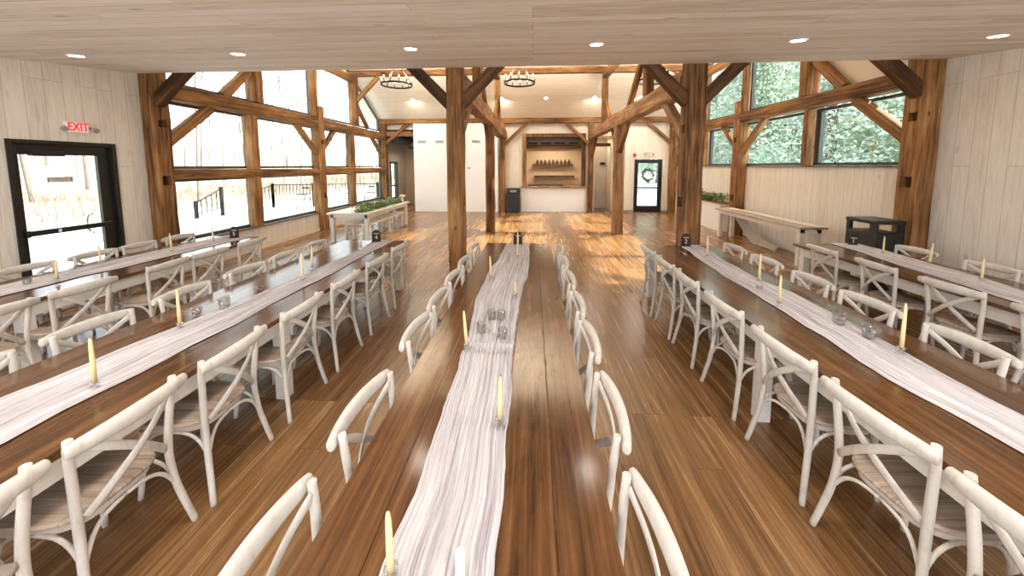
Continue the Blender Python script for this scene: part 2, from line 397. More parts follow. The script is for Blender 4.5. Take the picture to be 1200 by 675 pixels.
structure('wall_far_bar_front', MB().quadbox(-.46, 2.24, FY - .06, FY - .001, .0, 1.02), 'blockw', 'white panelled front below the bar counter')
structure('baseboard_far', MB().quadbox(3.36, 4.25, FY - .02, FY - .001, 0, .09).quadbox(5.42, 5.66, FY - .02, FY - .001, 0, .09), 'grey')
# recess corridor at far left
structure('wall_recess_left', MB().quadbox(-6.62, -6.5, FY, 15.3, 0, 3.5).quadbox(-6.62, -6.5, 16.15, 17.3, 0, 3.5).quadbox(-6.62, -6.5, 15.3, 16.15, 2.15, 3.5), 'greywall')
structure('wall_recess_back', MB().quadbox(-6.6, -4.9, 17.2, 17.3, 0, 3.5), 'tan')
structure('wall_recess_right', MB().quadbox(-4.98, -4.9, FY + .1, 17.2, 0, 3.5), 'greywall')
structure('ceiling_recess', MB().quadbox(-6.6, -4.9, FY + .1, 17.3, 3.45, 3.6), 'duct')
# corridor right of the bar
structure('wall_hall', MB().quadbox(2.5, 2.6, FY + .12, 15.9, 0, 3.2).quadbox(3.38, 3.46, FY + .12, 15.9, 0, 3.2), 'cream')
structure('wall_hall_back', MB().quadbox(2.5, 3.46, 15.9, 16.0, 0, 3.3), 'greywall')
structure('ceiling_hall', MB().quadbox(2.5, 3.46, FY + .12, 16.0, 3.2, 3.3), 'cream')
# bar room behind the niche
structure('wall_bar_back', MB().quadbox(-.7, 2.5, 16.6, 16.7, 0, 3.4), 'tan', 'tan wooden back wall inside the bar niche')
structure('wall_bar_sides', MB().quadbox(-.62, -.5, FY + .12, 16.6, 0, 3.4).quadbox(2.38, 2.5, FY + .12, 16.6, 0, 3.4), 'tan')
structure('ceiling_bar', MB().quadbox(-.62, 2.5, FY + .12, 16.6, 3.4, 3.5), 'grey')

# ------------------------------------------------------------------ timbers
def timber(label, p0, p1, w, d, up=(0, 1, 0), mat='timber', holes=(), cat='timber', name='timber_beam', group=None, amp=.007, seed=None, bow=0):
    p0, p1 = Vector(p0), Vector(p1); L = (p1 - p0).length; z = (p1 - p0).normalized(); y = Vector(up); y = (y - z * y.dot(z)).normalized(); x = y.cross(z)
    sd = seed if seed is not None else random.random() * 100
    nl = max(3, int(L / .16)); bm = bmesh.new(); nx = 4
    ring = []
    for i in range(nx): ring.append((-1 + 2 * i / nx, -1))
    for i in range(nx): ring.append((1, -1 + 2 * i / nx))
    for i in range(nx): ring.append((1 - 2 * i / nx, 1))
    for i in range(nx): ring.append((-1, 1 - 2 * i / nx))
    rows = []
    for j in range(nl + 1):
        zz = L * j / nl; row = []
        for (a, b) in ring:
            cr = .94 if abs(a) == 1 and abs(b) == 1 else 1
            n = noise.noise(Vector((a * 1.3 + sd, b * 1.3, zz * 2.2 + sd))) * amp
            n2 = noise.noise(Vector((sd * 1.7, 3.3, zz * .8))) * amp * 1.5
            if abs(a) == 1 and abs(b) == 1: cr -= max(0, noise.noise(Vector((a * 5 + sd, b * 5, zz * 1.1)))) * .12
            bb = bow * sin(pi * j / nl)
            row.append(bm.verts.new((a * cr * (w / 2 + n) + n2, b * cr * (d / 2 + n) + bb, zz)))
        rows.append(row)
    N = len(ring); fm = {}
    for j in range(nl):
        for k in range(N):
            k2 = (k + 1) % N
            fm[(j, k)] = bm.faces.new((rows[j][k], rows[j][k2], rows[j + 1][k2], rows[j + 1][k]))
    bm.faces.new(list(reversed(rows[0]))); bm.faces.new(rows[-1])
    # mortise pockets: (face side 0..3, height)
    for (sd_, h) in holes:
        j = min(nl - 1, int(h / L * nl)); k = sd_ * nx + 1
        fs = [fm[(j, k)], fm[(j, k + 1)]] if sd_ % 2 == 0 else [fm[(j, k)], fm[(j, k + 1)]]
        nrm = {0: Vector((0, -1, 0)), 1: Vector((1, 0, 0)), 2: Vector((0, 1, 0)), 3: Vector((-1, 0, 0))}[sd_]
        ins = bmesh.ops.inset_region(bm, faces=fs, thickness=.018, depth=0)
        ex = bmesh.ops.extrude_face_region(bm, geom=fs)
        vs = [g for g in ex['geom'] if isinstance(g, bmesh.types.BMVert)]
        bmesh.ops.translate(bm, verts=vs, vec=-nrm * .16)
        bmesh.ops.delete(bm, geom=fs, context='FACES')
    bmesh.ops.recalc_face_normals(bm, faces=bm.faces)
    me = bpy.data.meshes.new(name); bm.to_mesh(me); bm.free(); me.materials.append(M[mat])
    o = bpy.data.objects.new(name, me); C.objects.link(o)
    m = Matrix((x, y, z)).transposed().to_4x4(); m.translation = p0; o.matrix_world = m
    tag(o, label, cat, group, 'structure')
    return o
GP, GB, GG = 'hewn timber posts', 'timber braces', 'timber beams'
def post(label, x0, x1, y, dz=.3, z0=0, z1=3.72, mat='timber', holes=(), name='timber_post', group=GP):
    return timber(label, ((x0 + x1) / 2, y + dz / 2, z0), ((x0 + x1) / 2, y + dz / 2, z1), x1 - x0, dz, (0, 1, 0), mat, holes, 'post', name, group)
rows = ['at edge of plank ceiling', 'halfway down hall', 'against far wall']
# wall posts
for nm, x0, x1, side in (('left window wall', XL - .29, XL, 1), ('right window wall', XR, XR + .3, 3)):
    for i, y in enumerate((YA, YB, YC)):
        post(f'square hewn oak post on {nm} {rows[i]}', x0, x1, y, .3, 0, 3.72 if i != 0 else 3.9, holes=[(side, 1.72 if i != 1 else 1.05), (side, 2.72)] if i < 2 else [(side, 1.6)])
for nm, (x0, x1), side in (('left centre aisle', XCL, 1), ('right centre aisle', XCR, 3)):
    for i, y in enumerate((YA, YB, YC)):
        post(f'hewn oak post in {nm} {rows[i]}', x0, x1 if i < 2 else x0 + .22, y, .3 if i < 2 else .22, 0, 3.75 if i == 0 else (3.07 if i == 1 else 3.72),
             mat='timber' if not (i == 1 and x0 > 0) else 'timber_worn', holes=[(side, 1.35 if i == 0 else 1.75), (side, 2.6)] if i < 2 else [])
# lengthwise beams at girt height
timber('long oak girt beam along top of left windows', (XL - .15, YA + .3, 3.26), (XL - .15, YC, 3.2), .28, .29, (0, 0, 1), group=GG, cat='beam')
timber('long oak girt beam along top of right windows', (XR + .14, YA + .3, 3.28), (XR + .14, YC, 3.24), .28, .27, (0, 0, 1), group=GG, cat='beam')
timber('rough hewn lengthwise beam over left centre posts', ((XCL[0] + XCL[1]) / 2, YA + .3, 3.30), ((XCL[0] + XCL[1]) / 2, YC, 3.22), .28, .38, (0, 0, 1), 'timber_worn', group=GG, cat='beam', amp=.03, seed=4)
timber('rough hewn lengthwise beam over right centre posts', ((XCR[0] + XCR[1]) / 2, YA + .3, 3.27), ((XCR[0] + XCR[1]) / 2, YC, 3.22), .28, .36, (0, 0, 1), 'timber_worn', group=GG, cat='beam', amp=.03, seed=9)
timber('oak plate beam across top of far wall', (-6.57, YC + .1, 3.83), (5.95, YC + .1, 3.83), .2, .22, (0, 0, 1), group=GG, cat='beam')
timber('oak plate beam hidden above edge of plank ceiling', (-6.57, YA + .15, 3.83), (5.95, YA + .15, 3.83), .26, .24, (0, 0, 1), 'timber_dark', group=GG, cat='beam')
# purlins and queen posts
QN, QF = 7.57, 12.05
for y, d in ((QN, 'nearer'), (QF, 'farther')):
    timber(f'high crosswise oak purlin, {d} of the pair', (-6.57, y + .15, 5.23), (5.95, y + .15, 5.23), .22, .2, (0, 0, 1), group=GG, cat='beam')
for nm, x0, x1 in (('left wall', XL - .27, XL - .01), ('left centre', XCL[0] + .03, XCL[1] - .02), ('right centre', XCR[0] + .03, XCR[1] - .02), ('right wall', XR + .01, XR + .27)):
    for y, d in ((QN, 'nearer'), (QF, 'farther')):
        w = .26 if 'wall' in nm else .2
        xc = (x0 + x1) / 2
        post(f'upper queen post on {nm} beam, {d}', xc - w / 2, xc + w / 2, y, .26 if 'wall' in nm else .2, 3.42, 5.13, mat='timber', group='queen posts')
    timber(f'collar beam between queen posts above {nm} beam', ((x0 + x1) / 2, QN + .2, 5.02), ((x0 + x1) / 2, QF, 5.02), .2, .22, (0, 0, 1), 'timber', group=GG, cat='beam')
# window studs
SL = [(7.42, 7.68), (11.73, 11.99)]
for nm, x0, x1, zb in (('left', XL - .24, XL - .04, .555), ('right', XR + .05, XR + .22, 1.955)):
    for (a, b), d in zip(SL, ('nearer', 'farther')):
        w = .14 if nm == 'right' else .22
        post(f'oak window stud below girt on {nm} wall, {d}', x0, x1, a if nm == 'left' else a + .12, w, zb, 3.11, group='window studs')
    post(f'slim oak stud above girt at middle of {nm} wall', x0, x1, 9.78, .16, 3.42, 5.6, group='window studs')
# mid rail, left wall
for (a, b, d) in ((YA + .3, YB, 'nearer bay'), (YB + .3, YC, 'farther bay')):
    timber(f'horizontal oak rail across left windows, {d}', (XL - .13, a, 1.815), (XL - .13, b, 1.775), .22, .185, (0, 0, 1), group='window rails', cat='rail')
def brace(label, p0, p1, w=.13, d=.18, up=(0, 0, 1), mat='timber', bow=0): return timber(label, p0, p1, w, d, up, mat, (), 'brace', 'timber_brace', GB, amp=.004, bow=bow)
for nm, xm in (('left', XL - .13), ('right', XR + .13)):
    brace(f'long diagonal brace below girt, near post of {nm} wall', (xm, YA + .25, 2.33), (xm, 6.58, 3.13))
    brace(f'long diagonal brace above girt, near post of {nm} wall', (xm, 6.85, 3.4), (xm, 7.62, 4.17))
    brace(f'brace on near side of middle post, {nm} wall', (xm, YB + .05, 2.3), (xm, 8.95, 3.16), .12, .14)
    brace(f'brace on far side of middle post, {nm} wall', (xm, YB + .25, 2.42), (xm, 10.85, 3.13), .12, .14)
    brace(f'brace on near side of far post, {nm} wall', (xm, YC + .05, 2.3), (xm, 13.4, 3.1), .12, .14)
    s = 1 if nm == 'left' else -1
    brace(f'diagonal brace below far queen post, {nm} wall', (xm, QF + .2, 4.25), (xm, 13.1, 3.42), .12, .14)
    brace(f'diagonal brace from far queen post to purlin, {nm} wall', (xm + s * .1, QF + .13, 4.3), (xm + s * .95, QF + .13, 5.14), .12, .14)
    # first bent, at the ceiling edge
    e = XL if nm == 'left' else XR
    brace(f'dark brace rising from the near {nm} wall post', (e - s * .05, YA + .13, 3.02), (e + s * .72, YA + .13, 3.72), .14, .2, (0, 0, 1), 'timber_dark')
    brace(f'brace between far wall plate and {nm} wall post', (e - s * .03, YC + .1, 2.9), (e + s * .95, YC + .1, 3.73), .11, .13)
for nm, (x0, x1) in (('left centre', XCL), ('right centre', XCR)):
    xm = (x0 + x1) / 2
    for s, sd_ in ((-1, 'left'), (1, 'right')):
        xx = x0 if s < 0 else x1
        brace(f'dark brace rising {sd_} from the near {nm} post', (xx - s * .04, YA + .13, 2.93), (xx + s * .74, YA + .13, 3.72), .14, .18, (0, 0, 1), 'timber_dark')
    brace(f'brace from near {nm} post up to its lengthwise beam', (xm, YA + .25, 2.35), (xm, 6.62, 3.13), .13, .16, mat='timber_worn')
    brace(f'brace on far side of middle {nm} post', (xm, YB + .22, 2.35), (xm, 10.85, 3.1), .12, .14)
    brace(f'brace on near side of middle {nm} post', (xm, YB + .05, 2.35), (xm, 9.1, 3.1), .12, .14)
    brace(f'brace from far {nm} post to its lengthwise beam', (xm, YC + .05, 2.3), (xm, 13.55, 3.06), .12, .14)
    brace(f'slanting strut beside near queen post on {nm} beam', (xm, 9.1, 3.44), (xm, 7.75, 4.6), .12, .15)
    brace(f'slanting strut beside far queen post on {nm} beam', (xm, 11.2, 3.42), (xm, 12.08, 4.25), .11, .13)
brace('brace from far left centre post to wall plate', (XCL[0] + .18, YC + .1, 2.85), (-.22, YC + .1, 3.73), .11, .13)
brace('brace from far right centre post to wall plate', (XCR[0] + .03, YC + .1, 2.85), (1.4, YC + .1, 3.73), .11, .13)

# ------------------------------------------------------------------ windows
wn = [0]
def window(x, poly, label):
    """poly in (y,z), frame around and a pane"""
    wn[0] += 1; r = empty(f'window_{wn[0]}', (x, poly[0][0], poly[0][1]), label=label, kind='structure')
    cy = sum(p[0] for p in poly) / len(poly); cz = sum(p[1] for p in poly) / len(poly)
    fw = .055; n = len(poly); o = poly[0]
    inner = []
    for i in range(n):
        a, b, c = Vector((*poly[i - 1], 0)), Vector((*poly[i], 0)), Vector((*poly[(i + 1) % n], 0))
        d1 = (b - a).normalized(); d2 = (c - b).normalized()
        n1 = Vector((-d1.y, d1.x, 0)); n2 = Vector((-d2.y, d2.x, 0))
        m = (n1 + n2); m = m / max(.4, m.dot(n1)); q = b + m * fw
        if (Vector((cy, cz, 0)) - b).dot(m) < 0: q = b - m * fw
        inner.append((q.x, q.y))
    vs = []
    for xx in (-.04, .04):
        vs += [(xx, p[0] - o[0], p[1] - o[1]) for p in poly] + [(xx, p[0] - o[0], p[1] - o[1]) for p in inner]
    fs = []
    for i in range(n):
        j = (i + 1) % n
        fs += [(i, j, n + j, n + i), (2 * n + i, 3 * n + i, 3 * n + j, 2 * n + j), (i, 2 * n + i, 2 * n + j, j), (n + i, n + j, 3 * n + j, 3 * n + i)]
    MB().add(vs, fs, False).build('window_frame', 'gframe', r)
    MB().prism([(p[0] - o[0], p[1] - o[1]) for p in inner], -.004, .004, 'x').build('pane', 'glass', r)
    return r
bays = [(YA + .32, 7.54, 'first bay'), (7.56, YB + .14, 'second bay'), (YB + .16, 11.85, 'third bay'), (11.87, YC, 'fourth bay')]
GX = XL - .27
for a, b, nm in bays:
    window(GX, [(a, .56), (b, .56), (b, 1.72), (a, 1.72)], f'lower left wall window below rail, {nm}')
    window(GX, [(a, 1.9), (b, 1.9), (b, 3.12), (a, 3.12)], f'left wall window between rail and girt, {nm}')
ub = [(YA + .32, 7.69), (7.71, 9.86), (9.88, 12.17), (12.19, YC - .05)]
for (a, b), nm in zip(ub, ('first', 'second', 'third', 'fourth')):
    def rz(y): return 3.95 + .63 * min(y - YA, YC - y) - .06
    window(GX, [(a, 3.42), (b, 3.42), (b, rz(b)), (a, rz(a))], f'sloped upper window above left girt, {nm} bay')
GXR = XR + .3
for a, b, nm in bays:
    window(GXR, [(a, 1.96), (b, 1.96), (b, 3.12), (a, 3.12)], f'right wall window above the plank wainscot, {nm}')
for (a, b), nm in zip(ub, ('first', 'second', 'third', 'fourth')):
    if nm == 'first': continue
    window(GXR, [(a, 3.42), (b, 3.42), (b, rz(b)), (a, rz(a))], f'sloped upper window above right girt, {nm} bay')
# ------------------------------------------------------------------ exit door (left wall)
r = empty('door_1', (WL, DY0, 0), label='dark bronze glass exit door in left plank wall', kind='structure')
W_, H_ = DY1 - DY0, DZ
f = MB(); f.box(-.13, .02, 0, .05, 0, H_, .004); f.box(-.13, .02, W_ - .05, W_, 0, H_, .004); f.box(-.13, .02, .05, W_ - .05, H_ - .05, H_, .004); f.build('door_frame', 'bronze', r)
leaf = MB(); leaf.box(-.09, -.04, .049, .12, .02, H_ - .049, .003).box(-.09, -.04, W_ - .2, W_ - .049, .02, H_ - .049, .003).box(-.09, -.04, .12, W_ - .2, H_ - .19, H_ - .049, .003).box(-.09, -.04, .12, W_ - .2, .02, .28, .003)
lf = leaf.build('door_leaf', 'bronze', r)
MB().quadbox(-.068, -.062, .12, W_ - .2, .28, H_ - .19).build('glass', 'glass', r)
pb = MB().box(-.03, .035, .07, W_ - .12, 1.05, 1.12, .006).box(-.04, .045, .065, .10, 1.04, 1.13, .005).build('panic_bar', 'bronze', r)
MB().box(.036, .042, .36, .39, 1.065, 1.105).build('latch_button', 'white', pb)
MB().box(-.04, .06, .2, .5, H_ - .21, H_ - .14, .008).box(-.02, .0, .45, .75, H_ - .15, H_ - .13).build('door_closer', 'bronze', r)
MB().tube([(-.09, .82, .97), (-.14, .82, .98), (-.15, .80, 1.05), (-.15, .80, 1.18), (-.14, .82, 1.24), (-.09, .82, 1.25)], .014, 8).build('pull_handle', 'steel', r)
pl = MB().box(-.062, -.056, .37, .63, 1.74, 1.81, .002).build('sticker_plate', 'grey', r)
pl['label'] = 'small grey sticker with rows of tiny white print'
mb = MB()
for rr_ in range(2):
    yy = .39
    while yy < .60:
        w = random.uniform(.012, .03); mb.quadbox(-.056, -.0548, yy, yy + w, 1.752 + rr_ * .026, 1.766 + rr_ * .026); yy += w + .008
mb.build('fine_print', 'letter', pl)
# exit sign above
def exit_sign(loc, rz, s, label):
    r = empty('exit_sign', loc, rz, label, 'exit sign', 'exit signs')
    MB().box(-.155 * s, .155 * s, -.05, 0, -.095 * s, .095 * s, .008).build('sign_box', 'white', r)
    MB().quadbox(-.145 * s, .145 * s, -.054, -.05, -.085 * s, .085 * s).build('sign_face', 'exitface', r)
    text_mesh('lettering', 'EXIT', .135 * s, 'exitred', r, (0, -.056, 0), (pi / 2, 0, 0), .002, 1.06, .0035 * s).scale = (1, 1.5, 1)
    for q in (-1, 1):
        MB().lathe([(.012, 0), (.028, .006), (.032, .03), (.034, .05), (.028, .052)], (0, 0, 0), 14).build('lamp_head', 'grey', r).location = (q * .215 * s, -.06, -.02)
        k = r.children[-1] if r.children else None
        MB().box(min(q * .155, q * .2) * s, max(q * .155, q * .2) * s, -.045, -.03, -.012, .012).build('lamp_arm', 'grey', r)
    return r
e1 = exit_sign((WL + .0, 4.52, 2.505), pi / 2, .78, 'lit EXIT sign above dark door on left wall')
exit_sign((4.83, FY - .001, 2.46), 0, .78, 'small EXIT sign above the far glass door with wreath')
for o in C.objects:
    if o.name.startswith('lamp_head'): o.rotation_euler = (pi / 2 + .4, 0, 0)

# ------------------------------------------------------------------ far door with wreath
r = empty('door_2', (4.27, FY, 0), label='dark framed glass door in far wall', kind='structure')
w, h = 1.13, 2.21
MB().box(0, .05, -.02, .1, 0, h).box(w - .05, w, -.02, .1, 0, h).box(.05, w - .05, -.02, .1, h - .05, h).build('door_frame', 'bronze', r)
MB().box(.049, .16, .02, .06, .002, h - .049).box(w - .16, w - .049, .02, .06, .002, h - .049).box(.16, w - .16, .02, .06, h - .15, h - .049).box(.16, w - .16, .02, .06, .002, .27).build('door_leaf', 'bronze', r)
MB().box(.12, w - .12, -.04, .03, 1.0, 1.06).build('panic_bar', 'bronze', r)
MB().box(.2, .45, -.05, .02, h - .15, h - .09).build('door_closer', 'bronze', r)
MB().quadbox(.16, w - .16, .037, .043, .27, h - .15).build('glass', 'glass', r)
def leaves(mb, centers, n, size, rng, spread, stretch=(1, 1, 1)):
    for _ in range(n):
        c = rng.choice(centers); p = Vector(c) + Vector((rng.gauss(0, spread) * stretch[0], rng.gauss(0, spread) * stretch[1], rng.gauss(0, spread) * stretch[2]))
        d = Vector((rng.gauss(0, 1), rng.gauss(0, 1), rng.gauss(0, .7) + .3)).normalized(); s_ = d.cross(Vector((rng.gauss(0, 1), rng.gauss(0, 1), rng.gauss(0, 1)))).normalized()
        L = size * rng.uniform(.6, 1.3); W = L * .28; nn = d.cross(s_)
        b = len(mb.v)
        mb.v += [tuple(p), tuple(p + d * L * .5 + s_ * W + nn * L * .06), tuple(p + d * L), tuple(p + d * L * .5 - s_ * W + nn * L * .06)]
        mb.f.append((b, b + 1, b + 2, b + 3)); mb.sm.append(False)
rng = random.Random(3)
ring = [(.22 * cos(2 * pi * k / 28), 0, .22 * sin(2 * pi * k / 28)) for k in range(28)]
wr = empty('wreath', (4.835, FY - .0, 1.56), label='round green wreath hanging on far glass door', cat='wreath')
mb = MB(); mb.tube(ring + [ring[0]], .018, 6, 1, up=(0, 1, 0)); mb.build('ring', 'barkd', wr)
mb = MB(); leaves(mb, ring, 700, .06, rng, .028, (1, .5, 1)); leaves(mb, [(0, 0, -.24), (.02, 0, -.3)], 60, .07, rng, .03, (1, .3, 1)); mb.build('foliage', 'leaf', wr)
mb = MB()
for k in range(16):
    c = ring[rng.randrange(28)]; mb.lathe([(.004, 0), (.014, .006), (.016, .014), (.008, .02)], (c[0], -.03, c[2]), 6)
mb.build('flowers', 'petal', wr)

# inner corridor doors
r = empty('door_3', (2.72, 15.9, 0), label='grey door at end of the corridor right of bar', kind='structure')
MB().box(0, .62, -.04, 0, 0, 2.1).build('door_leaf', 'greywall', r); MB().box(.36, .58, -.1, -.04, 2.0, 2.1).build('door_closer', 'iron', r); MB().lathe([(.02, 0), (.03, .02), (.02, .05)], (.08, -.07, 1.0), 10).build('door_handle', 'steel', r)
r = empty('door_4', (-6.5, 15.3, 0), label='dark framed glass door in far left recess', kind='structure')
MB().box(-.1, .03, 0, .1, 0, 2.15).box(-.1, .03, .75, .85, 0, 2.15).box(-.1, .03, .1, .75, 2.05, 2.15).box(-.08, .0, .1, .75, .0, .25).box(-.05, .04, .1, .75, 1.0, 1.07).build('door_frame', 'bronze', r)
MB().quadbox(-.05, -.044, .1, .75, .25, 2.05).build('glass', 'glass', r)
timber('dark timber lintel across corridor right of bar', (2.62, 15.2, 2.86), (3.38, 15.2, 2.86), .15, .15, (0, 0, 1), 'timber_dark', cat='beam', group=GG)
timber('timber header across the far left recess', (-6.3, YC + .2, 3.32), (-5.02, YC + .2, 3.32), .16, .2, (0, 0, 1), 'timber', cat='beam', group=GG)
# ducts in the recess
o = MB().tube([(-6.1, 14.9, 3.12), (-6.1, 17.0, 3.12)], .2, 16, 1).build('air_duct', 'duct'); tag(o, 'fat grey air duct in far left recess', 'air duct', 'air ducts')
o = MB().tube([(-5.55, 15.6, 2.98), (-4.99, 15.6, 2.98)], .14, 16, 1).build('air_duct', 'steel'); tag(o, 'short silver duct crossing the far left recess', 'air duct', 'air ducts')
o = MB().box(-5.6, -4.99, 15.2, 15.35, 2.72, 2.8).build('duct_bracket', 'iron'); tag(o, 'black bracket below silver duct in recess', 'bracket')

# ------------------------------------------------------------------ bar niche
r = empty('bar_frame', (0, FY - .03, 0), label='orange-brown timber casing around the bar opening', cat='frame', kind='structure')
MB().box(-.42, -.25, -.06, .14, 1.02, 3.3, .006).build('left_casing', 'timber', r); MB().box(2.08, 2.24, -.06, .14, 1.02, 3.3, .006).build('right_casing', 'timber_dark', r)
MB().box(-.25, 2.08, -.06, .14, 3.15, 3.3, .006).build('head_casing', 'timber', r)
o = MB().box(-.48, 2.3, FY - .16, FY - .07, 1.02, 1.08, .008).box(-.24, 2.07, FY - .07, FY + .5, 1.022, 1.078).build('bar_counter', 'timber_worn'); tag(o, 'light wood bar counter ledge at far wall', 'counter')
o = MB().box(-.2, 1.35, 14.95, 15.2, 1.08, 1.13, .004).build('bar_mat', 'black'); tag(o, 'thin black bar mat along the counter', 'bar mat')
timber('dark beam across the bar room below ducts', (-.5, 16.3, 2.83), (2.38, 16.3, 2.83), .14, .16, (0, 0, 1), 'timber_dark', cat='beam', group=GG)
o = MB().tube([(-.49, 16.0, 3.14), (2.37, 16.0, 3.14)], .13, 14, 1).build('air_duct', 'grey'); tag(o, 'long grey duct above the bar back wall', 'air duct', 'air ducts')
for k in range(4):
    o = MB().box(-.22 + k * .62, .22 + k * .62, 15.7, 15.82, 2.94, 3.0, .004).build('hanging_light_bar', 'iron'); tag(o, 'short dark light bar hanging in bar room, ' + ('leftmost', 'second from left', 'third from left', 'rightmost')[k], 'light bar', 'light bars over the bar')
for z, x0, x1, nm in ((1.98, .03, 1.92, 'upper'), (1.44, .10, 2.0, 'lower')):
    o = MB().box(x0, x1, 16.36, 16.6, z - .04, z + .05, .006).build('wall_shelf', 'timber_dark'); tag(o, f'{nm} dark floating shelf on the bar back wall', 'shelf', 'bar shelves')
st = empty('beer_stein', (0.25, 16.45, 2.03), label='', cat='stein', group='steins on the upper bar shelf')
MB().lathe([(.055, 0), (.058, .01), (.05, .1), (.045, .15), (.03, .165), (.045, .175), (.03, .2), (.008, .225)], (0, 0, 0), 12).build('body', 'stein', st)
MB().tube([(.045, 0, .04), (.09, 0, .06), (.09, 0, .11), (.045, 0, .13)], .009, 6).build('handle', 'stein', st)
lab = ['leftmost', 'second from left', 'third from left', 'fourth from left', 'middle', 'fourth from right', 'third from right', 'second from right', 'rightmost']
for k in range(9):
    x = .24 + k * .188
    if k == 0: st.location = (x, 16.45, 2.03); st['label'] = f'dark brown stein on the upper bar shelf, {lab[k]}'
    else: dup(st, (x, 16.45, 2.03), 0, f'dark brown stein on the upper bar shelf, {lab[k]}')

# trash can at the far wall
r = empty('trash_can', (-.78, 14.28, 0), label='tall black trash can beside far left centre post', cat='trash can')
MB().box(-.27, .27, -.2, .24, .03, .82, .02).box(-.25, .25, -.18, .22, 0, .04).build('body', 'black', r)
MB().box(-.28, .28, -.22, .25, .82, 1.02, .03).build('lid', 'black', r)
MB().quadbox(-.13, .13, -.226, -.218, .86, .95).build('flap', 'grey', r); MB().lathe([(.012, 0), (.03, .02), (.01, .05)], (.30, -.1, .62), 8).build('latch', 'steel', r)
# vents, thermostat, alarm, camera
for k, x in enumerate((-4.66, -3.9, -2.35)):
    r = empty('wall_vent', (x, FY - .3, 2.97), label=f'grey louvred wall vent, {("leftmost", "middle", "rightmost")[k]} on white wall block', cat='vent', group='wall vents')
    MB().box(-.19, .19, -.012, 0, -.06, .06).build('vent_frame', 'white', r)
    m = MB()
    for q in range(6): m.quadbox(-.17, .17, -.02, -.01, -.05 + q * .018, -.04 + q * .018)
    m.build('louvres', 'grey', r)
o = MB().box(-2.70, -2.62, FY - .33, FY - .3, 1.82, 1.9, .005).build('thermostat', 'grey'); tag(o, 'small grey thermostat on white wall block', 'thermostat')
o = MB().box(4.20, 4.31, FY - .05, FY, 2.32, 2.46, .006).build('fire_alarm', 'red'); tag(o, 'red fire alarm box left of far EXIT sign', 'fire alarm')
o = MB().box(XR + .235, XR + .26, 13.75, 13.85, 1.3, 1.42, .004).build('alarm_pull', 'red'); tag(o, 'small red pull station on right wall near far post', 'alarm pull')
o = MB().lathe([(.05, 0), (.055, .03), (.045, .07), (.02, .09)], (-5.12, 14.5, 3.38), 12).build('camera_dome', 'iron'); tag(o, 'small black camera dome at white block corner', 'camera')

# ------------------------------------------------------------------ chairs
def make_chair():
    r = empty('cross_back_chair')
    # seat: rounded trapezoid
    out = []
    def sup(a, b, n=28):
        for i in range(n):
            w = 2 * pi * i / n; c, s_ = cos(w), sin(w)
            x = (abs(c) ** .55) * (1 if c > 0 else -1); y = (abs(s_) ** .55) * (1 if s_ > 0 else -1)
            wd = .215 + .02 * y
            out.append((x * wd, .005 + y * .205))
    sup(0, 0)
    n = len(out); m = MB(); prof = [(.93, .438), (1.0, .446), (1.0, .458), (.955, .466)]
    vs = [(x * k, y * k, z) for (k, z) in prof for (x, y) in out]; fs = []
    for j in range(len(prof) - 1):
        for i in range(n): fs.append((j * n + i, j * n + (i + 1) % n, (j + 1) * n + (i + 1) % n, (j + 1) * n + i))
    fs.append(tuple(reversed(range(n)))); fs.append(tuple((len(prof) - 1) * n + i for i in range(n)))
    m.add(vs, fs, False); m.build('seat', 'seat', r)
    m = MB(); fl = [(x * .9, y * .9) for x, y in out]
    m.prism(fl, .405, .438, 'z'); m.build('seat_frame', 'chair', r)
    for s_ in (-1, 1):
        MB().tube([(s_ * .240, -.268, 0), (s_ * .219, -.244, .13), (s_ * .199, -.220, .28), (s_ * .190, -.208, .44), (s_ * .196, -.214, .60), (s_ * .208, -.228, .76), (s_ * .212, -.238, .858)],
                  [.0155, .0165, .0175, .018, .0178, .017, .016], 10, 4, up=(0, 1, 0)).build('leg', 'chair', r)
        MB().tube([(s_ * .205, .195, 0), (s_ * .192, .178, .2), (s_ * .182, .165, .42)], [.0135, .0165, .019], 10, 3, up=(0, 1, 0)).build('leg', 'chair', r)
    # top rail: bowed, flattened, rounded ends
    ry = lambda x: -.266 - .032 * (1 - (x / .25) ** 2)
    xs = [-.25, -.243, -.2, -.13, -.065, 0, .065, .13, .2, .243, .25]
    rr = [(.007, .012), (.018, .028), (.021, .034), (.0225, .038), (.023, .041), (.023, .042), (.023, .041), (.0225, .038), (.021, .034), (.018, .028), (.007, .012)]
    MB().tube([(x, ry(x), .830 + .002 * (1 - (x / .25) ** 2)) for x in xs], rr, 12, 3).build('top_rail', 'chair', r)
    for s_ in (-1, 1):
        pts = []
        for k in range(6):
            u = k / 5; x = s_ * (.203 - .375 * u); pts.append((x, -.236 - .05 * sin(pi * u) + .016 * u - s_ * .006, 0.818 - .335 * u + .02 * sin(pi * u)))
        MB().tube(pts, [(.0065, .020)] * 6, 8, 3, up=(0, 1, 0) if False else (0, 0, 1)).build('cross_slat', 'chair', r)
    # bentwood arches between the legs
    arch = MB()
    for s_ in (-1, 1):
        arch.tube([(s_ * .2, -.224, .27), (s_ * .197, -.175, .36), (s_ * .19, -.1, .402), (s_ * .187, 0, .41)], .0095, 7, 3)
        arch.tube([(s_ * .188, .172, .27), (s_ * .187, .135, .355), (s_ * .187, .08, .398), (s_ * .187, 0, .41)], .0095, 7, 3)
    for (y, zz) in ((-.222, .27), (.172, .27)):
        for s_ in (-1, 1):
            arch.tube([(s_ * .196, y, zz), (s_ * .15, y * .95, .36), (s_ * .09, y * .9, .4), (0, y * .86, .408)], .0095, 7, 3)
    arch.build('stretcher', 'chair', r)
    return r
proto = make_chair()
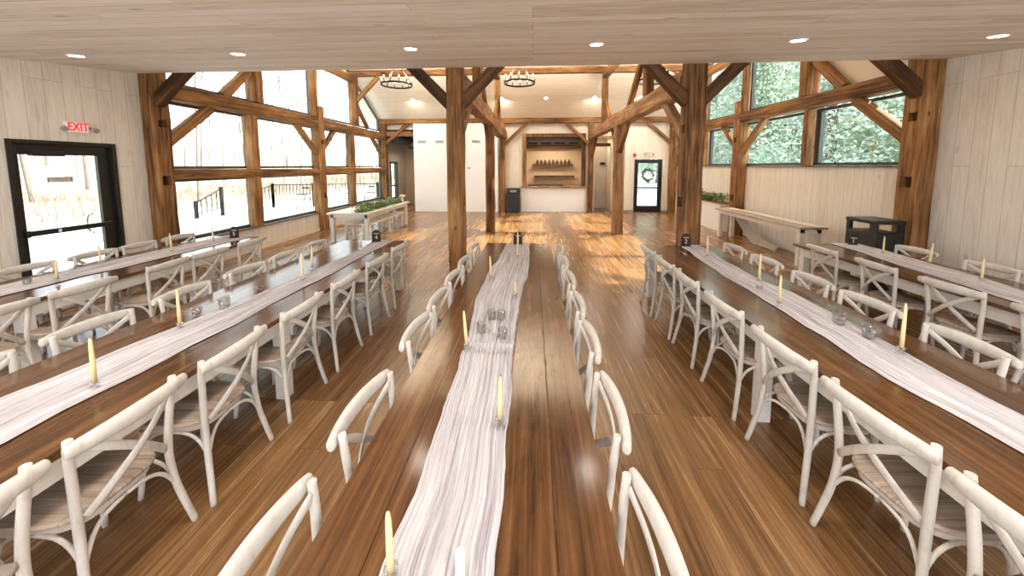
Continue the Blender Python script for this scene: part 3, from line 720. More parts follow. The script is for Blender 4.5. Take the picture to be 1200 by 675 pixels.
tb = {'T1': 'the table by exit door', 'T2': 'the table signed 4', 'T3': 'the centre table', 'T4': 'the table signed 2', 'T5': 'the right wall table'}
chairs = {('T1', 'L'): (-5.585, [3.36, 3.97, 4.47, 5.02]), ('T1', 'R'): (-4.21, [2.32, 2.87, 3.60, 4.14, 4.80]),
          ('T2', 'L'): (-3.10, [1.56, 2.14, 2.79, 3.45, 4.04, 4.67]), ('T2', 'R'): (-1.87, [.86, 1.37, 1.93, 2.58, 3.23, 3.95, 4.67]),
          ('T3', 'L'): (-.775, [.85, 1.47, 2.22, 2.77, 3.32, 3.88, 4.58]), ('T3', 'R'): (.36, [.93, 1.54, 2.16, 2.74, 3.35, 3.96, 4.53]),
          ('T4', 'L'): (1.58, [1.03, 1.58, 2.16, 2.82, 3.48, 4.03, 4.63]), ('T4', 'R'): (2.755, [2.27, 2.89, 3.47, 4.12, 4.76]),
          ('T5', 'L'): (3.92, [2.68, 3.35, 4.03, 4.76]), ('T5', 'R'): (5.075, [3.99, 4.77])}
ordn = ['first', 'second', 'third', 'fourth', 'fifth', 'sixth', 'seventh']
first = True; rngc = random.Random(11)
for (T, S), (x, ys) in chairs.items():
    for i, y in enumerate(ys):
        rz = (-pi / 2 if S == 'L' else pi / 2) + math.radians(rngc.uniform(-3.5, 3.5))
        if (T, S, i) == ('T1', 'R', 2): rz += .12
        off = .245 * (1 if S == 'L' else -1)
        side = {'L': 'left', 'R': 'right'}[S]
        lbl = f'whitewashed cross-back chair on {side} side of {tb[T]}, {ordn[i]} from camera'
        if first:
            proto.location = (x + off, y, 0); proto.rotation_euler = (0, 0, rz); tag(proto, lbl, 'chair', 'cross-back dining chairs'); first = False
        else: dup(proto, (x + off, y, 0), rz, lbl)

# ------------------------------------------------------------------ farm tables
def farm_table(x0, x1, y0, y1, label, group, top='table', zt=.76, nb=5, apron=.13, legs=None):
    r = empty('farm_table', ((x0 + x1) / 2, (y0 + y1) / 2, 0), label=label, cat='table', group=group)
    hx, hy = (x1 - x0) / 2, (y1 - y0) / 2
    m = MB()
    for i in range(nb):
        a = -hx + 2 * hx * i / nb; b = -hx + 2 * hx * (i + 1) / nb
        m.box(a + .0008, b - .0008, -hy, hy, zt - .038, zt, .0025)
    m.build('tabletop', top, r)
    a = MB(); ix, iy = hx - .06, hy - .07
    a.box(-ix, -ix + .025, -iy, iy, zt - .038 - apron, zt - .039).box(ix - .025, ix, -iy, iy, zt - .038 - apron, zt - .039)
    a.box(-ix + .025, ix - .025, -iy, -iy + .025, zt - .038 - apron, zt - .039).box(-ix + .025, ix - .025, iy - .025, iy, zt - .038 - apron, zt - .039)
    a.build('apron', 'tpaint', r)
    for yy in (legs or (-iy, iy - .09)):
        for xx in (-ix - .005, ix - .085): MB().box(xx, xx + .09, yy, yy + .09, 0, zt - .039, .004).build('leg', 'tpaint', r)
    return r
TG = 'long brown-topped farm tables'
T = {'T1': (-5.52, -4.5, .3, 5.45), 'T2': (-3.03, -2.0, .3, 5.28), 'T3': (-.70, .28, .3, 5.22), 'T4': (1.68, 2.68, .3, 5.22), 'T5': (4.04, 5.0, .3, 5.46)}
TL = {'T1': 'long brown farm table nearest the exit door wall', 'T2': 'long brown farm table carrying the number 4 sign', 'T3': 'long brown farm table down the centre of view',
      'T4': 'long brown farm table carrying the number 2 sign', 'T5': 'long brown farm table along the right plank wall'}
for k, (a, b, c, d) in T.items():
    hy = (d - c) / 2 - .07
    farm_table(a, b, c, d, TL[k], TG, legs=(-hy, -.2, hy - .09))

# ------------------------------------------------------------------ runners
def add_uv(me, n, rows_, L):
    uv = me.uv_layers.new(name='UVMap')
    for lp in me.loops:
        i = lp.vertex_index; uv.data[lp.index].uv = ((i % n) / (n - 1), (i // n) / (rows_ - 1) * L * 2)
def runner(keys, z, label, seed=1, ridges=13, amp=.013, drop=0, cols=150, step=.045, mat='gauze', fold=0, group='white gauze table runners'):
    """keys: (y, xleft, xright) increasing y"""
    y0, y1 = keys[0][0], keys[-1][0]; L = y1 - y0; rowsn = int(L / step); vs = []
    nd = int(drop / step)
    for j in range(rowsn + 1 + nd):
        y = y0 + L * min(j, rowsn) / rowsn; dz = 0; yy = y
        if j > rowsn: dz = -(j - rowsn) * step; yy = y1 + .012 + .004 * (j - rowsn) % 2 * 0
        for a, b in zip(keys, keys[1:]):
            if y <= b[0] + 1e-6: u = (y - a[0]) / (b[0] - a[0]); u = u * u * (3 - 2 * u); xl = a[1] + (b[1] - a[1]) * u; xr = a[2] + (b[2] - a[2]) * u; break
        xl += noise.noise(Vector((seed, y * 3.1, 0))) * .018 + noise.noise(Vector((seed, y * 13, 4))) * .006
        xr += noise.noise(Vector((seed + 9, y * 3.1, 0))) * .018 + noise.noise(Vector((seed + 9, y * 13, 4))) * .006
        for i in range(cols + 1):
            u = i / cols
            ph = u * ridges * 2 * pi + 2.2 * noise.noise(Vector((u * 3, y * .9, seed))) * 2
            h = (1 - abs(sin(ph * .5))) ** 1.3
            h2 = noise.noise(Vector((u * 30, y * 1.1, seed + 3))) * .5 + .5; hb = (1 - abs(sin(ph * 1.07 + 1.3))) ** 1.5
            h3 = noise.noise(Vector((u * 120, y * 16.0, seed + 6))) * .5 + .5
            hh = amp * (h * (.45 + .8 * h2)) + amp * .42 * hb * (1.2 - h2) + amp * .25 * h2 + .0005 * h3
            hh += fold * math.exp(-((y - y1) / .02) ** 2) * (.6 + .4 * h2) if fold else 0
            edge = min(u, 1 - u) * 20
            hh *= min(1, .35 + edge)
            x = xl + (xr - xl) * u
            if j > rowsn: vs.append((x, yy + hh + .002, z + dz))
            else: vs.append((x, y, z + .0025 + hh))
    R = rowsn + 1 + nd; n = cols + 1
    fs = [(j * n + i, j * n + i + 1, (j + 1) * n + i + 1, (j + 1) * n + i) for j in range(R - 1) for i in range(cols)]
    # thickness: closed underside
    b = len(vs); m = MB(); m.add(vs, fs, True)
    o = m.build('table_runner', mat); add_uv(o.data, n, R, y1 - y0); tag(o, label, 'table runner', group)
    return o
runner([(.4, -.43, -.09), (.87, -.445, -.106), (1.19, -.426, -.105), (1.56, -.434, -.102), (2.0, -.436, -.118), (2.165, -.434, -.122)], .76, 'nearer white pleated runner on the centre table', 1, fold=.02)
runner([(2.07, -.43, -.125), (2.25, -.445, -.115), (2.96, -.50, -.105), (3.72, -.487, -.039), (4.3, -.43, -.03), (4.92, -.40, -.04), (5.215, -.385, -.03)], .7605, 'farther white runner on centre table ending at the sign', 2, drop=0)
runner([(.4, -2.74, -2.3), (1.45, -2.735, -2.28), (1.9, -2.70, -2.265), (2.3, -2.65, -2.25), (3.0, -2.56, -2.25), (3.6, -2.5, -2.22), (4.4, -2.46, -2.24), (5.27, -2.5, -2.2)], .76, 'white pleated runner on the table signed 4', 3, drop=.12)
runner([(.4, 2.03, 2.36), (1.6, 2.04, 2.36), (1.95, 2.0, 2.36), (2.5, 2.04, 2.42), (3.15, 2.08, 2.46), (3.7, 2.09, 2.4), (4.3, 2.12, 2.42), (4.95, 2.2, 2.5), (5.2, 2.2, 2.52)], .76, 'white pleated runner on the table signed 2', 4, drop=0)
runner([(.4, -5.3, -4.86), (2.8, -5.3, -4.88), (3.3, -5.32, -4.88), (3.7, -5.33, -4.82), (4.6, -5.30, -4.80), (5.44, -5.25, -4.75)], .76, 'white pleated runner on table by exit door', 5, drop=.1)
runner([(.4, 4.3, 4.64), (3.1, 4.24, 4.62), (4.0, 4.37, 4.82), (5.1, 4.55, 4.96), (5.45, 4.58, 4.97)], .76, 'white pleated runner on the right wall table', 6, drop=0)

# ------------------------------------------------------------------ table settings
def candle(x, y, h, lean, label, z=.7675):
    hd = empty('candle_holder', (x, y, z), label='clear glass holder under the ' + label, cat='candle holder', group='glass candle holders')
    MB().lathe([(.024, 0), (.026, .003), (.012, .008), (.011, .02), (.019, .026), (.021, .044), (.0175, .044), (.015, .03), (.002, .0285)], (0, 0, 0), 16).build('holder_glass', 'cup', hd)
    c = empty('taper_candle', (x, y, z + .03), label=label, cat='candle', group='ivory taper candles')
    MB().lathe([(.0112, 0), (.0108, h * .4), (.0085, h * .85), (.006, h * .965), (.003, h)], (0, 0, 0), 12, lean).build('wax', 'wax', c)
    MB().tube([(lean[0] * h, lean[1] * h, h - .002), (lean[0] * h + .001, lean[1] * h, h + .011)], .0012, 5, 1).build('wick', 'iron', c)
CL = [(-4.896, 3.15, .21, (.05, .0), 'leaning ivory candle nearest camera on exit door table'), (-5.17, 3.711, .22, (-.02, 0), 'ivory candle second from camera on exit door table'),
      (-4.93, 4.31, .25, (-.05, 0), 'ivory candle third from camera on exit door table'), (-4.97, 4.96, .22, (0, 0), 'farthest ivory candle on exit door table'),
      (-2.34, 1.60, .255, (0, 0), 'nearest ivory candle on the table signed 4'), (-2.58, 2.265, .27, (0, 0), 'ivory candle second from camera on table signed 4'),
      (-2.358, 3.296, .27, (0, 0), 'ivory candle third from camera on table signed 4'), (-2.54, 3.724, .25, (0, 0), 'ivory candle fourth from camera on table signed 4'), (-2.46, 4.7, .22, (0, 0), 'farthest ivory candle on table signed 4'),
      (-.40, .86, .19, (-.02, .0), 'ivory candle at lower edge, nearest on centre table'), (-.142, 1.46, .20, (0, .1), 'upright ivory candle on right edge of centre runner'), (-.419, 2.10, .23, (-.08, .04), 'leaning ivory candle left of centre runner fold'),
      (-.147, 2.99, .13, (0, 0), 'short ivory candle on right of centre runner'), (-.429, 3.49, .22, (-.04, 0), 'ivory candle on left edge of centre runner, far half'), (-.181, 4.3, .33, (0, 0), 'ivory candle in front of the centre table sign'),
      (2.348, 2.22, .30, (0, 0), 'tall ivory candle nearest camera on table signed 2'), (2.10, 2.94, .24, (0, 0), 'ivory candle second from camera on table signed 2'), (2.33, 3.56, .27, (0, 0), 'ivory candle third from camera on table signed 2'), (2.25, 4.45, .27, (0, 0), 'farthest ivory candle on table signed 2'),
      (4.60, 3.69, .22, (0, 0), 'ivory candle nearest camera on right wall table'), (4.80, 4.34, .23, (.12, 0), 'tilted ivory candle in middle of right wall table'), (4.70, 4.78, .22, (0, 0), 'farthest ivory candle on the right wall table')]
for c in CL: candle(*c)
def votive(x, y, label, h=.07, r=.034, wax=True, z=.7675):
    o = empty('votive_cup', (x, y, z), label=label, cat='votive cup', group='clear glass votive cups')
    MB().lathe([(r * .8, 0), (r * .86, .002), (r, h), (r - .003, h), (r * .8 - .003, .008), (.002, .007)], (0, 0, 0), 18).build('glass_cup', 'cup', o)
    if wax: MB().lathe([(r * .6, .009), (r * .64, h * .3), (r * .1, h * .32)], (0, 0, 0), 14).build('tealight', 'waxw', o)
for a in [(-.31, 2.56, 'votive cup on centre runner, farther left of four'), (-.235, 2.56, 'votive cup on centre runner, farther right of four'), (-.36, 2.34, 'votive cup on centre runner, nearer left of four'), (-.2, 2.27, 'votive cup on centre runner, nearer right of four'),
          (-2.57, 2.62, 'larger votive cup on table signed 4, farther of two', .10, .042), (-2.69, 2.50, 'votive cup on table signed 4, nearer of two', .06, .036),
          (2.31, 2.62, 'votive cup on table signed 2, farther of two', .10, .042), (2.34, 2.42, 'votive cup on table signed 2, nearer of two', .10, .042), (-5.09, 3.06, 'votive cup on the exit door table beside candle', .06, .033),
          (-2.62, 3.05, 'low votive cup midway on the table signed 4', .035, .03), (2.2, 3.35, 'low votive cup midway on the table signed 2', .035, .03)]: votive(*a)
o = MB().lathe([(.011, 0), (.014, .004), (.0145, .085), (.011, .092), (.004, .094)], (-.202, .876, .768), 16).build('pillar_candle', 'waxw'); tag(o, 'white squat candle at lower edge of centre runner', 'candle')
def sign(x, y, num, label, rz=0, s=1.0):
    r = empty('table_number_sign', (x, y, .764), rz, label, 'table number sign', 'arched table number signs')
    pts = [(-.066, 0), (.066, 0), (.066, .11)] + [(.066 * cos(a), .11 + .075 * sin(a)) for a in [pi * k / 14 for k in range(1, 14)]] + [(-.066, .11)]
    MB().prism([(a * s, b * s + .012) for a, b in pts], -.008, .008, 'y').build('arch_board', 'signwood', r)
    MB().box(-.075 * s, .075 * s, -.025, .025, 0, .014, .002).build('foot', 'signwood', r)
    text_mesh('word', 'TABLE', .030, 'letter', r, (0, -.0088, .135 * s), (pi / 2, 0, 0), .0006)
    text_mesh('number', num, .085, 'letter', r, (0, -.0088, .075 * s), (pi / 2, 0, 0), .0006)
sign(-4.93, 5.30, '5', 'dark arched sign at end of the exit door table', .15)
sign(-2.44, 5.15, '4', 'dark arched sign reading 4', .1)
sign(-.213, 5.12, '3', 'dark arched sign at end of the centre table')
sign(2.275, 5.12, '2', 'dark arched sign reading 2', -.1)
sign(4.83, 5.36, '1', 'dark arched sign at end of right wall table', -.2, .8)

# ------------------------------------------------------------------ right side long table, drape, console, bin
farm_table(5.11, 5.62, 6.75, 9.80, 'white trestle table with grey top along right wall', 'white side tables', 'table_grey', .78, 3, .09)
def cloth(path, w, label, cat, folds=7, amp=.02, seed=0, across=(1, 0, 0)):
    A = Vector(across); P = [Vector(p) for p in path]; Q = []
    for i in range(len(P) - 1):
        for k in range(10): Q.append(P[i].lerp(P[i + 1], k / 10))
    Q.append(P[-1]); cols = 60; vs = []
    for j, q in enumerate(Q):
        d = (Q[min(j + 1, len(Q) - 1)] - Q[max(0, j - 1)]).normalized(); nn = d.cross(A).normalized()
        for i in range(cols + 1):
            u = i / cols - .5; ww = w[0] + (w[1] - w[0]) * j / (len(Q) - 1)
            h = sin(u * folds * 2 * pi + noise.noise(Vector((j * .1, seed, 0))) * 3) * amp
            vs.append(q + A * u * ww + nn * h)
    n = cols + 1
    o = MB().add(vs, [(j * n + i, j * n + i + 1, (j + 1) * n + i + 1, (j + 1) * n + i) for j in range(len(Q) - 1) for i in range(cols)], True).build('draped_cloth', 'cream_cloth'); add_uv(o.data, n, len(Q), 1.5)
    return tag(o, label, cat)
runner([(6.76, 5.40, 5.61), (7.8, 5.38, 5.60), (8.8, 5.44, 5.6), (9.79, 5.38, 5.58)], .78, 'crumpled cream runner along back of grey topped table', 8, 10, .012, cols=60, mat='cream_cloth')
cloth([(5.57, 9.5, .66), (5.6, 9.3, .45), (5.6, 9.0, .2), (5.62, 8.7, .07), (5.58, 8.3, .035), (5.55, 8.0, .03)], (.42, .3), 'cream cloth sagging to floor under grey topped table', 'cloth', 6, .018, 4, (.35, .0, .6))
r = empty('planter_console', (5.70, 11.9, 0), label='white boxed console under greenery by right wall', cat='console')
MB().box(-.14, .17, -1.5, 1.4, 0, .82, .006).build('body', 'blockw', r); MB().box(-.17, .18, -1.53, 1.43, .82, .85, .004).build('console_top', 'timber_worn', r)
def garland(name, y0, y1, x, z, n, label, cat, spread=.06, flowers=20, seed=5, hgt=.05, mat='leaf'):
    rg = random.Random(seed); r = empty(name, (x, (y0 + y1) / 2, z), label=label, cat=cat)
    cs = [(rg.uniform(-.04, .04), (y0 - y1) / 2 + (y1 - y0) * k / 40, hgt * rg.uniform(.4, 1.3)) for k in range(41)]
    m = MB(); leaves(m, cs, n, .085, rg, spread, (1.1, 1, .7)); 
    m.v = [(a, b, max(c, .004)) for a, b, c in m.v]; m.build('foliage', mat, r)
    m = MB()
    for k in range(flowers):
        c = rg.choice(cs); m.lathe([(.006, 0), (.024, .008), (.03, .022), (.02, .034), (.008, .036)], (c[0] + rg.uniform(-.06, .06), c[1], c[2] + .05), 8)
    m.build('flowers', 'petal', r)
    m = MB(); m.tube([(a, b, .02) for a, b, c in cs[::4]], .008, 6, 2); m.build('stem', 'barkd', r)
garland('greenery_garland', 10.45, 13.3, 5.66, .852, 1500, 'green leafy arrangement on console by right wall', 'greenery', .06, 14, 6, .14)
r = empty('waste_bin', (5.42, 5.70, 0), label='black square bin with open lid gap beside right post', cat='bin')
MB().box(-.215, .215, -.26, .23, .0, .93, .02).build('body', 'black', r)
MB().box(-.225, .225, -.27, .24, 1.06, 1.125, .025).build('lid', 'black', r)
for sx in (-1, 1):
    for sy in (-1, 1): MB().box(min(sx * .215, sx * .155), max(sx * .215, sx * .155), -.015 + min(sy * .24, sy * .18), -.015 + max(sy * .24, sy * .18), .92, 1.07, .006).build('lid_post', 'black', r)

# ------------------------------------------------------------------ left garland table
farm_table(-5.22, -4.12, 8.3, 11.2, 'white farm table with leafy garland below left windows', 'white side tables', 'tpaint', .76, 5, .09)
garland('table_garland', 8.45, 10.95, -4.42, .765, 2600, 'eucalyptus garland with white flowers on white table', 'garland', .06, 26, 9, .06)
r = empty('white_bench', (-4.35, 9.75, 0), label='white bench tucked under the garland table', cat='bench')
MB().box(-.17, .17, -1.2, 1.2, .42, .46, .005).build('seat', 'tpaint', r)
for yy in (-1.05, 0, .98): MB().box(-.15, -.09, yy, yy + .07, 0, .42).box(.09, .15, yy, yy + .07, 0, .42).box(-.09, .09, yy + .02, yy + .05, .14, .2).build('leg_frame', 'tpaint', r)
r = empty('white_bench', (-4.85, 9.75, 0), label='white bench on window side under garland table', cat='bench')
MB().box(-.15, .15, -1.2, 1.2, .42, .46, .005).build('seat', 'tpaint', r)
for yy in (-1.05, .98): MB().box(-.13, -.07, yy, yy + .07, 0, .42).box(.07, .13, yy, yy + .07, 0, .42).build('leg_frame', 'tpaint', r)
r = empty('bud_vase', (-4.3, 11.05, .76), label='small white vase of flowers at far end of garland table', cat='vase')
MB().lathe([(.035, 0), (.05, .03), (.055, .08), (.03, .12), (.035, .14)], (0, 0, 0), 14).build('vase_body', 'waxw', r)
m = MB(); leaves(m, [(0, 0, .16), (.03, 0, .2), (-.03, .02, .2)], 60, .06, random.Random(2), .025); m.build('flowers', 'petal', r)

# ------------------------------------------------------------------ lamps
def downlight(x, y, z, slope, label, s=1.0):
    r = empty('recessed_downlight', (x, y, z), label=label, cat='downlight', group='recessed ceiling downlights')
    a = MB().lathe([(.085 * s, -.006), (.085 * s, .002), (.068 * s, .002), (.066 * s, -.004)], (0, 0, 0), 24)
    a.build('trim_ring', 'white', r); MB().lathe([(.066 * s, -.005), (.064 * s, -.009)], (0, 0, 0), 24).build('lens', 'down', r)
    r.rotation_euler = (math.atan(slope), 0, 0); return r
lbl = ['leftmost', 'second from left', 'third from left', 'third from right', 'second from right', 'rightmost']
for k, (x, y) in enumerate([(-5.43, 3.88), (-3.49, 3.98), (-1.37, 3.9), (.69, 3.88), (2.79, 3.9), (4.73, 3.9)]):
    downlight(x, y, ceil_z(y) - .001, .132, f'glowing downlight in the plank ceiling, {lbl[k]}')
    L = bpy.data.lights.new('downlight_or_fill_lamp', 'AREA'); L.shape = 'DISK'; L.size = .2; L.energy = 1.2; L.color = (1, .94, .87)
    o = bpy.data.objects.new('downlight_or_fill_lamp', L); C.objects.link(o); o.location = (x, y, ceil_z(y) - .03)
# rows of unseen fill lamps added under the ceiling to brighten the foreground
for y in (1.4, -.9):
    for x in (-4.4, -1.5, 1.5, 4.2):
        L = bpy.data.lights.new('downlight_or_fill_lamp', 'AREA'); L.shape = 'DISK'; L.size = .5; L.energy = 27 if x < 4 else 12; L.color = (1, .94, .87)
        o = bpy.data.objects.new('downlight_or_fill_lamp', L); C.objects.link(o); o.location = (x, y, ceil_z(y) - .03)
lb2 = ['leftmost', 'second from left', 'third from left', 'second from right', 'rightmost']
for k, x in enumerate((-4.69, -1.19, .52, 2.36, 4.1)):
    downlight(x, 13.45, 3.95 + .63 * (YC - 13.45) - .002, -.63, f'small downlight on the far sloped ceiling, {lb2[k]}', 1.0)
for x in (-4.69, -1.19, 2.36, 4.1):
    L = bpy.data.lights.new('roof_downlight_lamp', 'AREA'); L.shape = 'DISK'; L.size = .3; L.energy = 28; L.color = (1, .92, .80)
    o = bpy.data.objects.new('roof_downlight_lamp', L); C.objects.link(o); o.location = (x, 13.4, roof_z(13.4) - .06)
def chandelier(x, y, z, label, rad=.44):
    r = empty('ring_chandelier', (x, y, z), label=label, cat='chandelier', group='black ring chandeliers')
    n = 40; out, inn = rad, rad - .02; vs = []; fs = []
    for k in range(n):
        w = 2 * pi * k / n
        for (q, zz) in ((out, 0), (out, .045), (inn, .045), (inn, 0)): vs.append((q * cos(w), q * sin(w), zz))
    for k in range(n):
        k2 = (k + 1) % n
        for j in range(4): fs.append((k * 4 + j, k2 * 4 + j, k2 * 4 + (j + 1) % 4, k * 4 + (j + 1) % 4))
    MB().add(vs, fs, False).build('ring', 'iron', r)
    for k in range(12):
        w = 2 * pi * k / 12; c = ((rad - .01) * cos(w), (rad - .01) * sin(w), 0)
        s_ = MB().lathe([(.02, .045), (.011, .05), (.011, .15), (.009, .152)], c, 8).build('candle_sleeve', 'iron', r)
        MB().lathe([(.006, .152), (.017, .17), (.016, .19), (.004, .22)], c, 8).build('bulb', 'bulb', s_)
    m = MB(); top = 5.13 - z
    for k in range(3):
        w = 2 * pi * k / 3 + .5; m.tube([((rad - .01) * cos(w), (rad - .01) * sin(w), .045), (0, 0, .75)], .006, 6, 1)
    m.tube([(0, 0, .75), (0, 0, 6.7 - z)], .008, 6, 1); m.build('hanging_rods', 'iron', r)
    L = bpy.data.lights.new('chandelier_lamp', 'AREA'); L.shape = 'DISK'; L.size = .8; L.energy = 220; L.color = (1, .88, .74)
    o = bpy.data.objects.new('chandelier_lamp', L); C.objects.link(o); o.location = (x, y, z + .25); o.rotation_euler = (pi, 0, 0)
chandelier(-3.9, 9.84, 4.25, 'black ring chandelier of candle bulbs, leftmost')
chandelier(-.37, 9.84, 4.25, 'black ring chandelier of candle bulbs, middle')
chandelier(3.3, 9.84, 4.25, 'black ring chandelier, rightmost, behind right post')
L = bpy.data.lights.new('bar_lamp', 'AREA'); L.size = 1.5; L.size_y = .3; L.shape = 'RECTANGLE'; L.energy = 40; L.color = (1, .82, .6)
o = bpy.data.objects.new('bar_lamp', L); C.objects.link(o); o.location = (.9, 15.6, 2.9)
for loc, e in (((3.0, 15.3, 3.1), 7), ((-5.7, 15.9, 2.6), 7)):
    L = bpy.data.lights.new('corridor_lamp', 'AREA'); L.size = .3; L.energy = e; L.color = (1, .85, .65)
    o = bpy.data.objects.new('corridor_lamp', L); C.objects.link(o); o.location = loc

# ------------------------------------------------------------------ outdoors
mb = MB(); gx, gy = 48, 44; vs = []
def gz(x, y):
    d = max(0, -x - 16); return -.14 + d * .05 + max(0, d - 12) * .08 + noise.noise(Vector((x * .1, y * .1, 0))) * min(1, d * .1)
X0, X1, Y0, Y1 = -70, 60, -30, 80
for j in range(gy + 1):
    for i in range(gx + 1):
        x = X0 + (X1 - X0) * i / gx; y = Y0 + (Y1 - Y0) * j / gy; vs.append((x, y, gz(x, y)))
mb.add(vs, [(j * (gx + 1) + i, j * (gx + 1) + i + 1, (j + 1) * (gx + 1) + i + 1, (j + 1) * (gx + 1) + i) for j in range(gy) for i in range(gx)], True)
structure('ground_outside', mb, 'ground', 'pale paving and dry grass outside the windows')
def railing(p0, p1, z0, z1, label, n=None, posts=()):
    p0, p1 = Vector((*p0, 0)), Vector((*p1, 0)); L = (p1 - p0).length; r = empty('garden_railing', (p0.x, p0.y, -.12), label=label, cat='railing', group='black railings on the patio')
    d = p1 - p0; a = Vector((0, 0, 0)); m = MB()
    m.tube([(0, 0, z0), (d.x, d.y, z1)], .025, 6, 1); m.tube([(0, 0, z0 - .75 if z0 > .8 else .12), (d.x, d.y, z1 - .75 if z1 > .8 else .12)], .018, 6, 1); m.build('handrail', 'iron', r)
    m = MB(); n = n or int(L / .15)
    for k in range(1, n):
        u = k / n; zt = z0 + (z1 - z0) * u; m.tube([(d.x * u, d.y * u, .1), (d.x * u, d.y * u, zt)], .017, 4, 1)
    m.build('balusters', 'iron', r)
    for u in (0, 1) + tuple(posts):
        zt = z0 + (z1 - z0) * u + .08; MB().box(d.x * u - .05, d.x * u + .05, d.y * u - .05, d.y * u + .05, -.02, zt).build('rail_post', 'iron', r)
railing((-13.4, 12.76), (-13.1, 13.6), .6, 1.12, 'short sloping black stair railing outside first left window')
railing((-13.6, 15.6), (-13.05, 16.4), .75, 1.12, 'sloping start of the black patio railing')
railing((-13.05, 16.4), (-9.6, 17.6), 1.12, 1.12, 'level black patio railing, left stretch', posts=(.5,))
railing((-9.6, 17.6), (-7.0, 18.2), 1.12, 1.12, 'level black patio railing, right stretch', posts=(.5,))
def patio_stool(x, y, label):
    r = empty('patio_stool', (x, y, -.12), label=label, cat='stool', group='dark patio stools')
    MB().box(-.2, .2, -.2, .2, .72, .76, .01).build('seat', 'iron', r)
    MB().box(-.18, .18, .17, .19, .98, 1.06, .005).build('backrest', 'iron', r)
    for sx in (-1, 1):
        for sy in (-1, 1): MB().tube([(sx * .22, sy * .22, 0), (sx * .17, sy * .17, .74), (sx * .17, sy * .185, 1.05 if sy > 0 else .74)], .014, 6, 1).build('leg', 'iron', r)
patio_stool(-10.9, 15.6, 'dark patio stool outside second left window'); patio_stool(-8.9, 16.2, 'dark patio stool outside third left window, nearer'); patio_stool(-8.1, 16.6, 'dark patio stool outside fourth left window')

def bare_tree(seed):
    rg = random.Random(seed); m = MB()
    def br(p, d, L, rad, lv):
        n = 4; pts = [p]; q = p.copy(); dd = d.copy()
        for i in range(n):
            jt = .03 if lv == 3 else .12; dd = (dd + Vector((rg.gauss(0, jt), rg.gauss(0, jt), .04))).normalized(); q = q + dd * L / n; pts.append(q.copy())
        m.tube(pts, [rad * (1 - .6 * i / n) for i in range(n + 1)], 5, 1, cap=False)
        if lv > 0:
            for k in range(6 if lv == 3 else 4):
                u = rg.uniform(.35, 1); i = min(n - 1, int(u * n)); b = pts[i].lerp(pts[i + 1], u * n - i)
                nd = (dd + Vector((rg.gauss(0, .6), rg.gauss(0, .6), rg.uniform(0, .6)))).normalized()
                br(b, nd, L * (rg.uniform(.16, .28) if lv == 3 else rg.uniform(.4, .6)), rad * .4, lv - 1)
    br(Vector((0, 0, 0)), Vector((0, 0, 1)), 11, .07, 3)
    return m
protos = []
for s in (1, 2, 3):
    o = bare_tree(s).build('bare_tree', 'bark' if s != 2 else 'barkd'); protos.append(o)
rg = random.Random(21); k = 0
spots = []
while len(spots) < 105:
    q = (-rg.uniform(17.5, 44), rg.uniform(-4, 62))
    if all((q[0] - a) ** 2 + (q[1] - b) ** 2 > 2.5 ** 2 for a, b in spots): spots.append(q)
for i, (x, y) in enumerate(spots):
    sc_ = rg.uniform(.7, 1.35)
    o = protos[i] if i < 3 else protos[rg.randrange(3)].copy()
    if i >= 3: C.objects.link(o)
    o.location = (x, y, gz(x, y) - .1); o.rotation_euler = (0, 0, rg.uniform(0, 6)); o.scale = (sc_, sc_, sc_ * rg.uniform(.9, 1.2))
    tag(o, 'bare leafless tree in the grove beyond the left windows', 'tree', 'leafless trees beyond the left windows')
mb = MB(); rg = random.Random(77)
for i in range(2600):
    x = -rg.uniform(16.8, 27); y = rg.uniform(-3, 48); h = rg.uniform(.3, 1.2); z = gz(x, y) - .05
    q = (x + rg.gauss(0, .3), y + rg.gauss(0, .3), z + h); b = len(mb.v); wd = .018
    mb.v += [(x, y - wd, z), (x, y + wd, z), q]; mb.f.append((b, b + 1, b + 2)); mb.sm.append(False)
    mb.v += [(x - wd, y, z), (x + wd, y, z), q]; mb.f.append((b + 3, b + 4, b + 5)); mb.sm.append(False)
o = mb.build('dry_brush', plain('dry_reddish_twigs', (.22, .155, .125), .9, .1)); tag(o, 'low dry reddish brush at the edge of the leafless grove', 'brush', kind='stuff')
def leafy(seed, mat, cone):
    rg = random.Random(seed); r = empty('leafy_tree'); H = 9
    MB().tube([(0, 0, 0), (.1, 0, 3), (0, .1, 6.5 if not cone else 8.8)], [.2, .14, .04], 7, 3).build('trunk', 'barkd', r)
    m = MB(); cs = []
    for k in range(90):
        z = rg.uniform(.8, 9); rad = (2.5 * (1 - z / 9.6) if cone else 2.6 * math.sqrt(max(0, 1 - ((z - 5.2) / 4.6) ** 2))); a = rg.uniform(0, 2 * pi); q = rad * math.sqrt(rg.random())
        cs.append((q * cos(a), q * sin(a), z))
    leaves(m, cs, 20000, .15, rg, .36)
    m.build('foliage', mat, r); return r
tp = [leafy(5, 'leafT', False), leafy(6, 'leafC', True), leafy(8, 'leafT', False)]
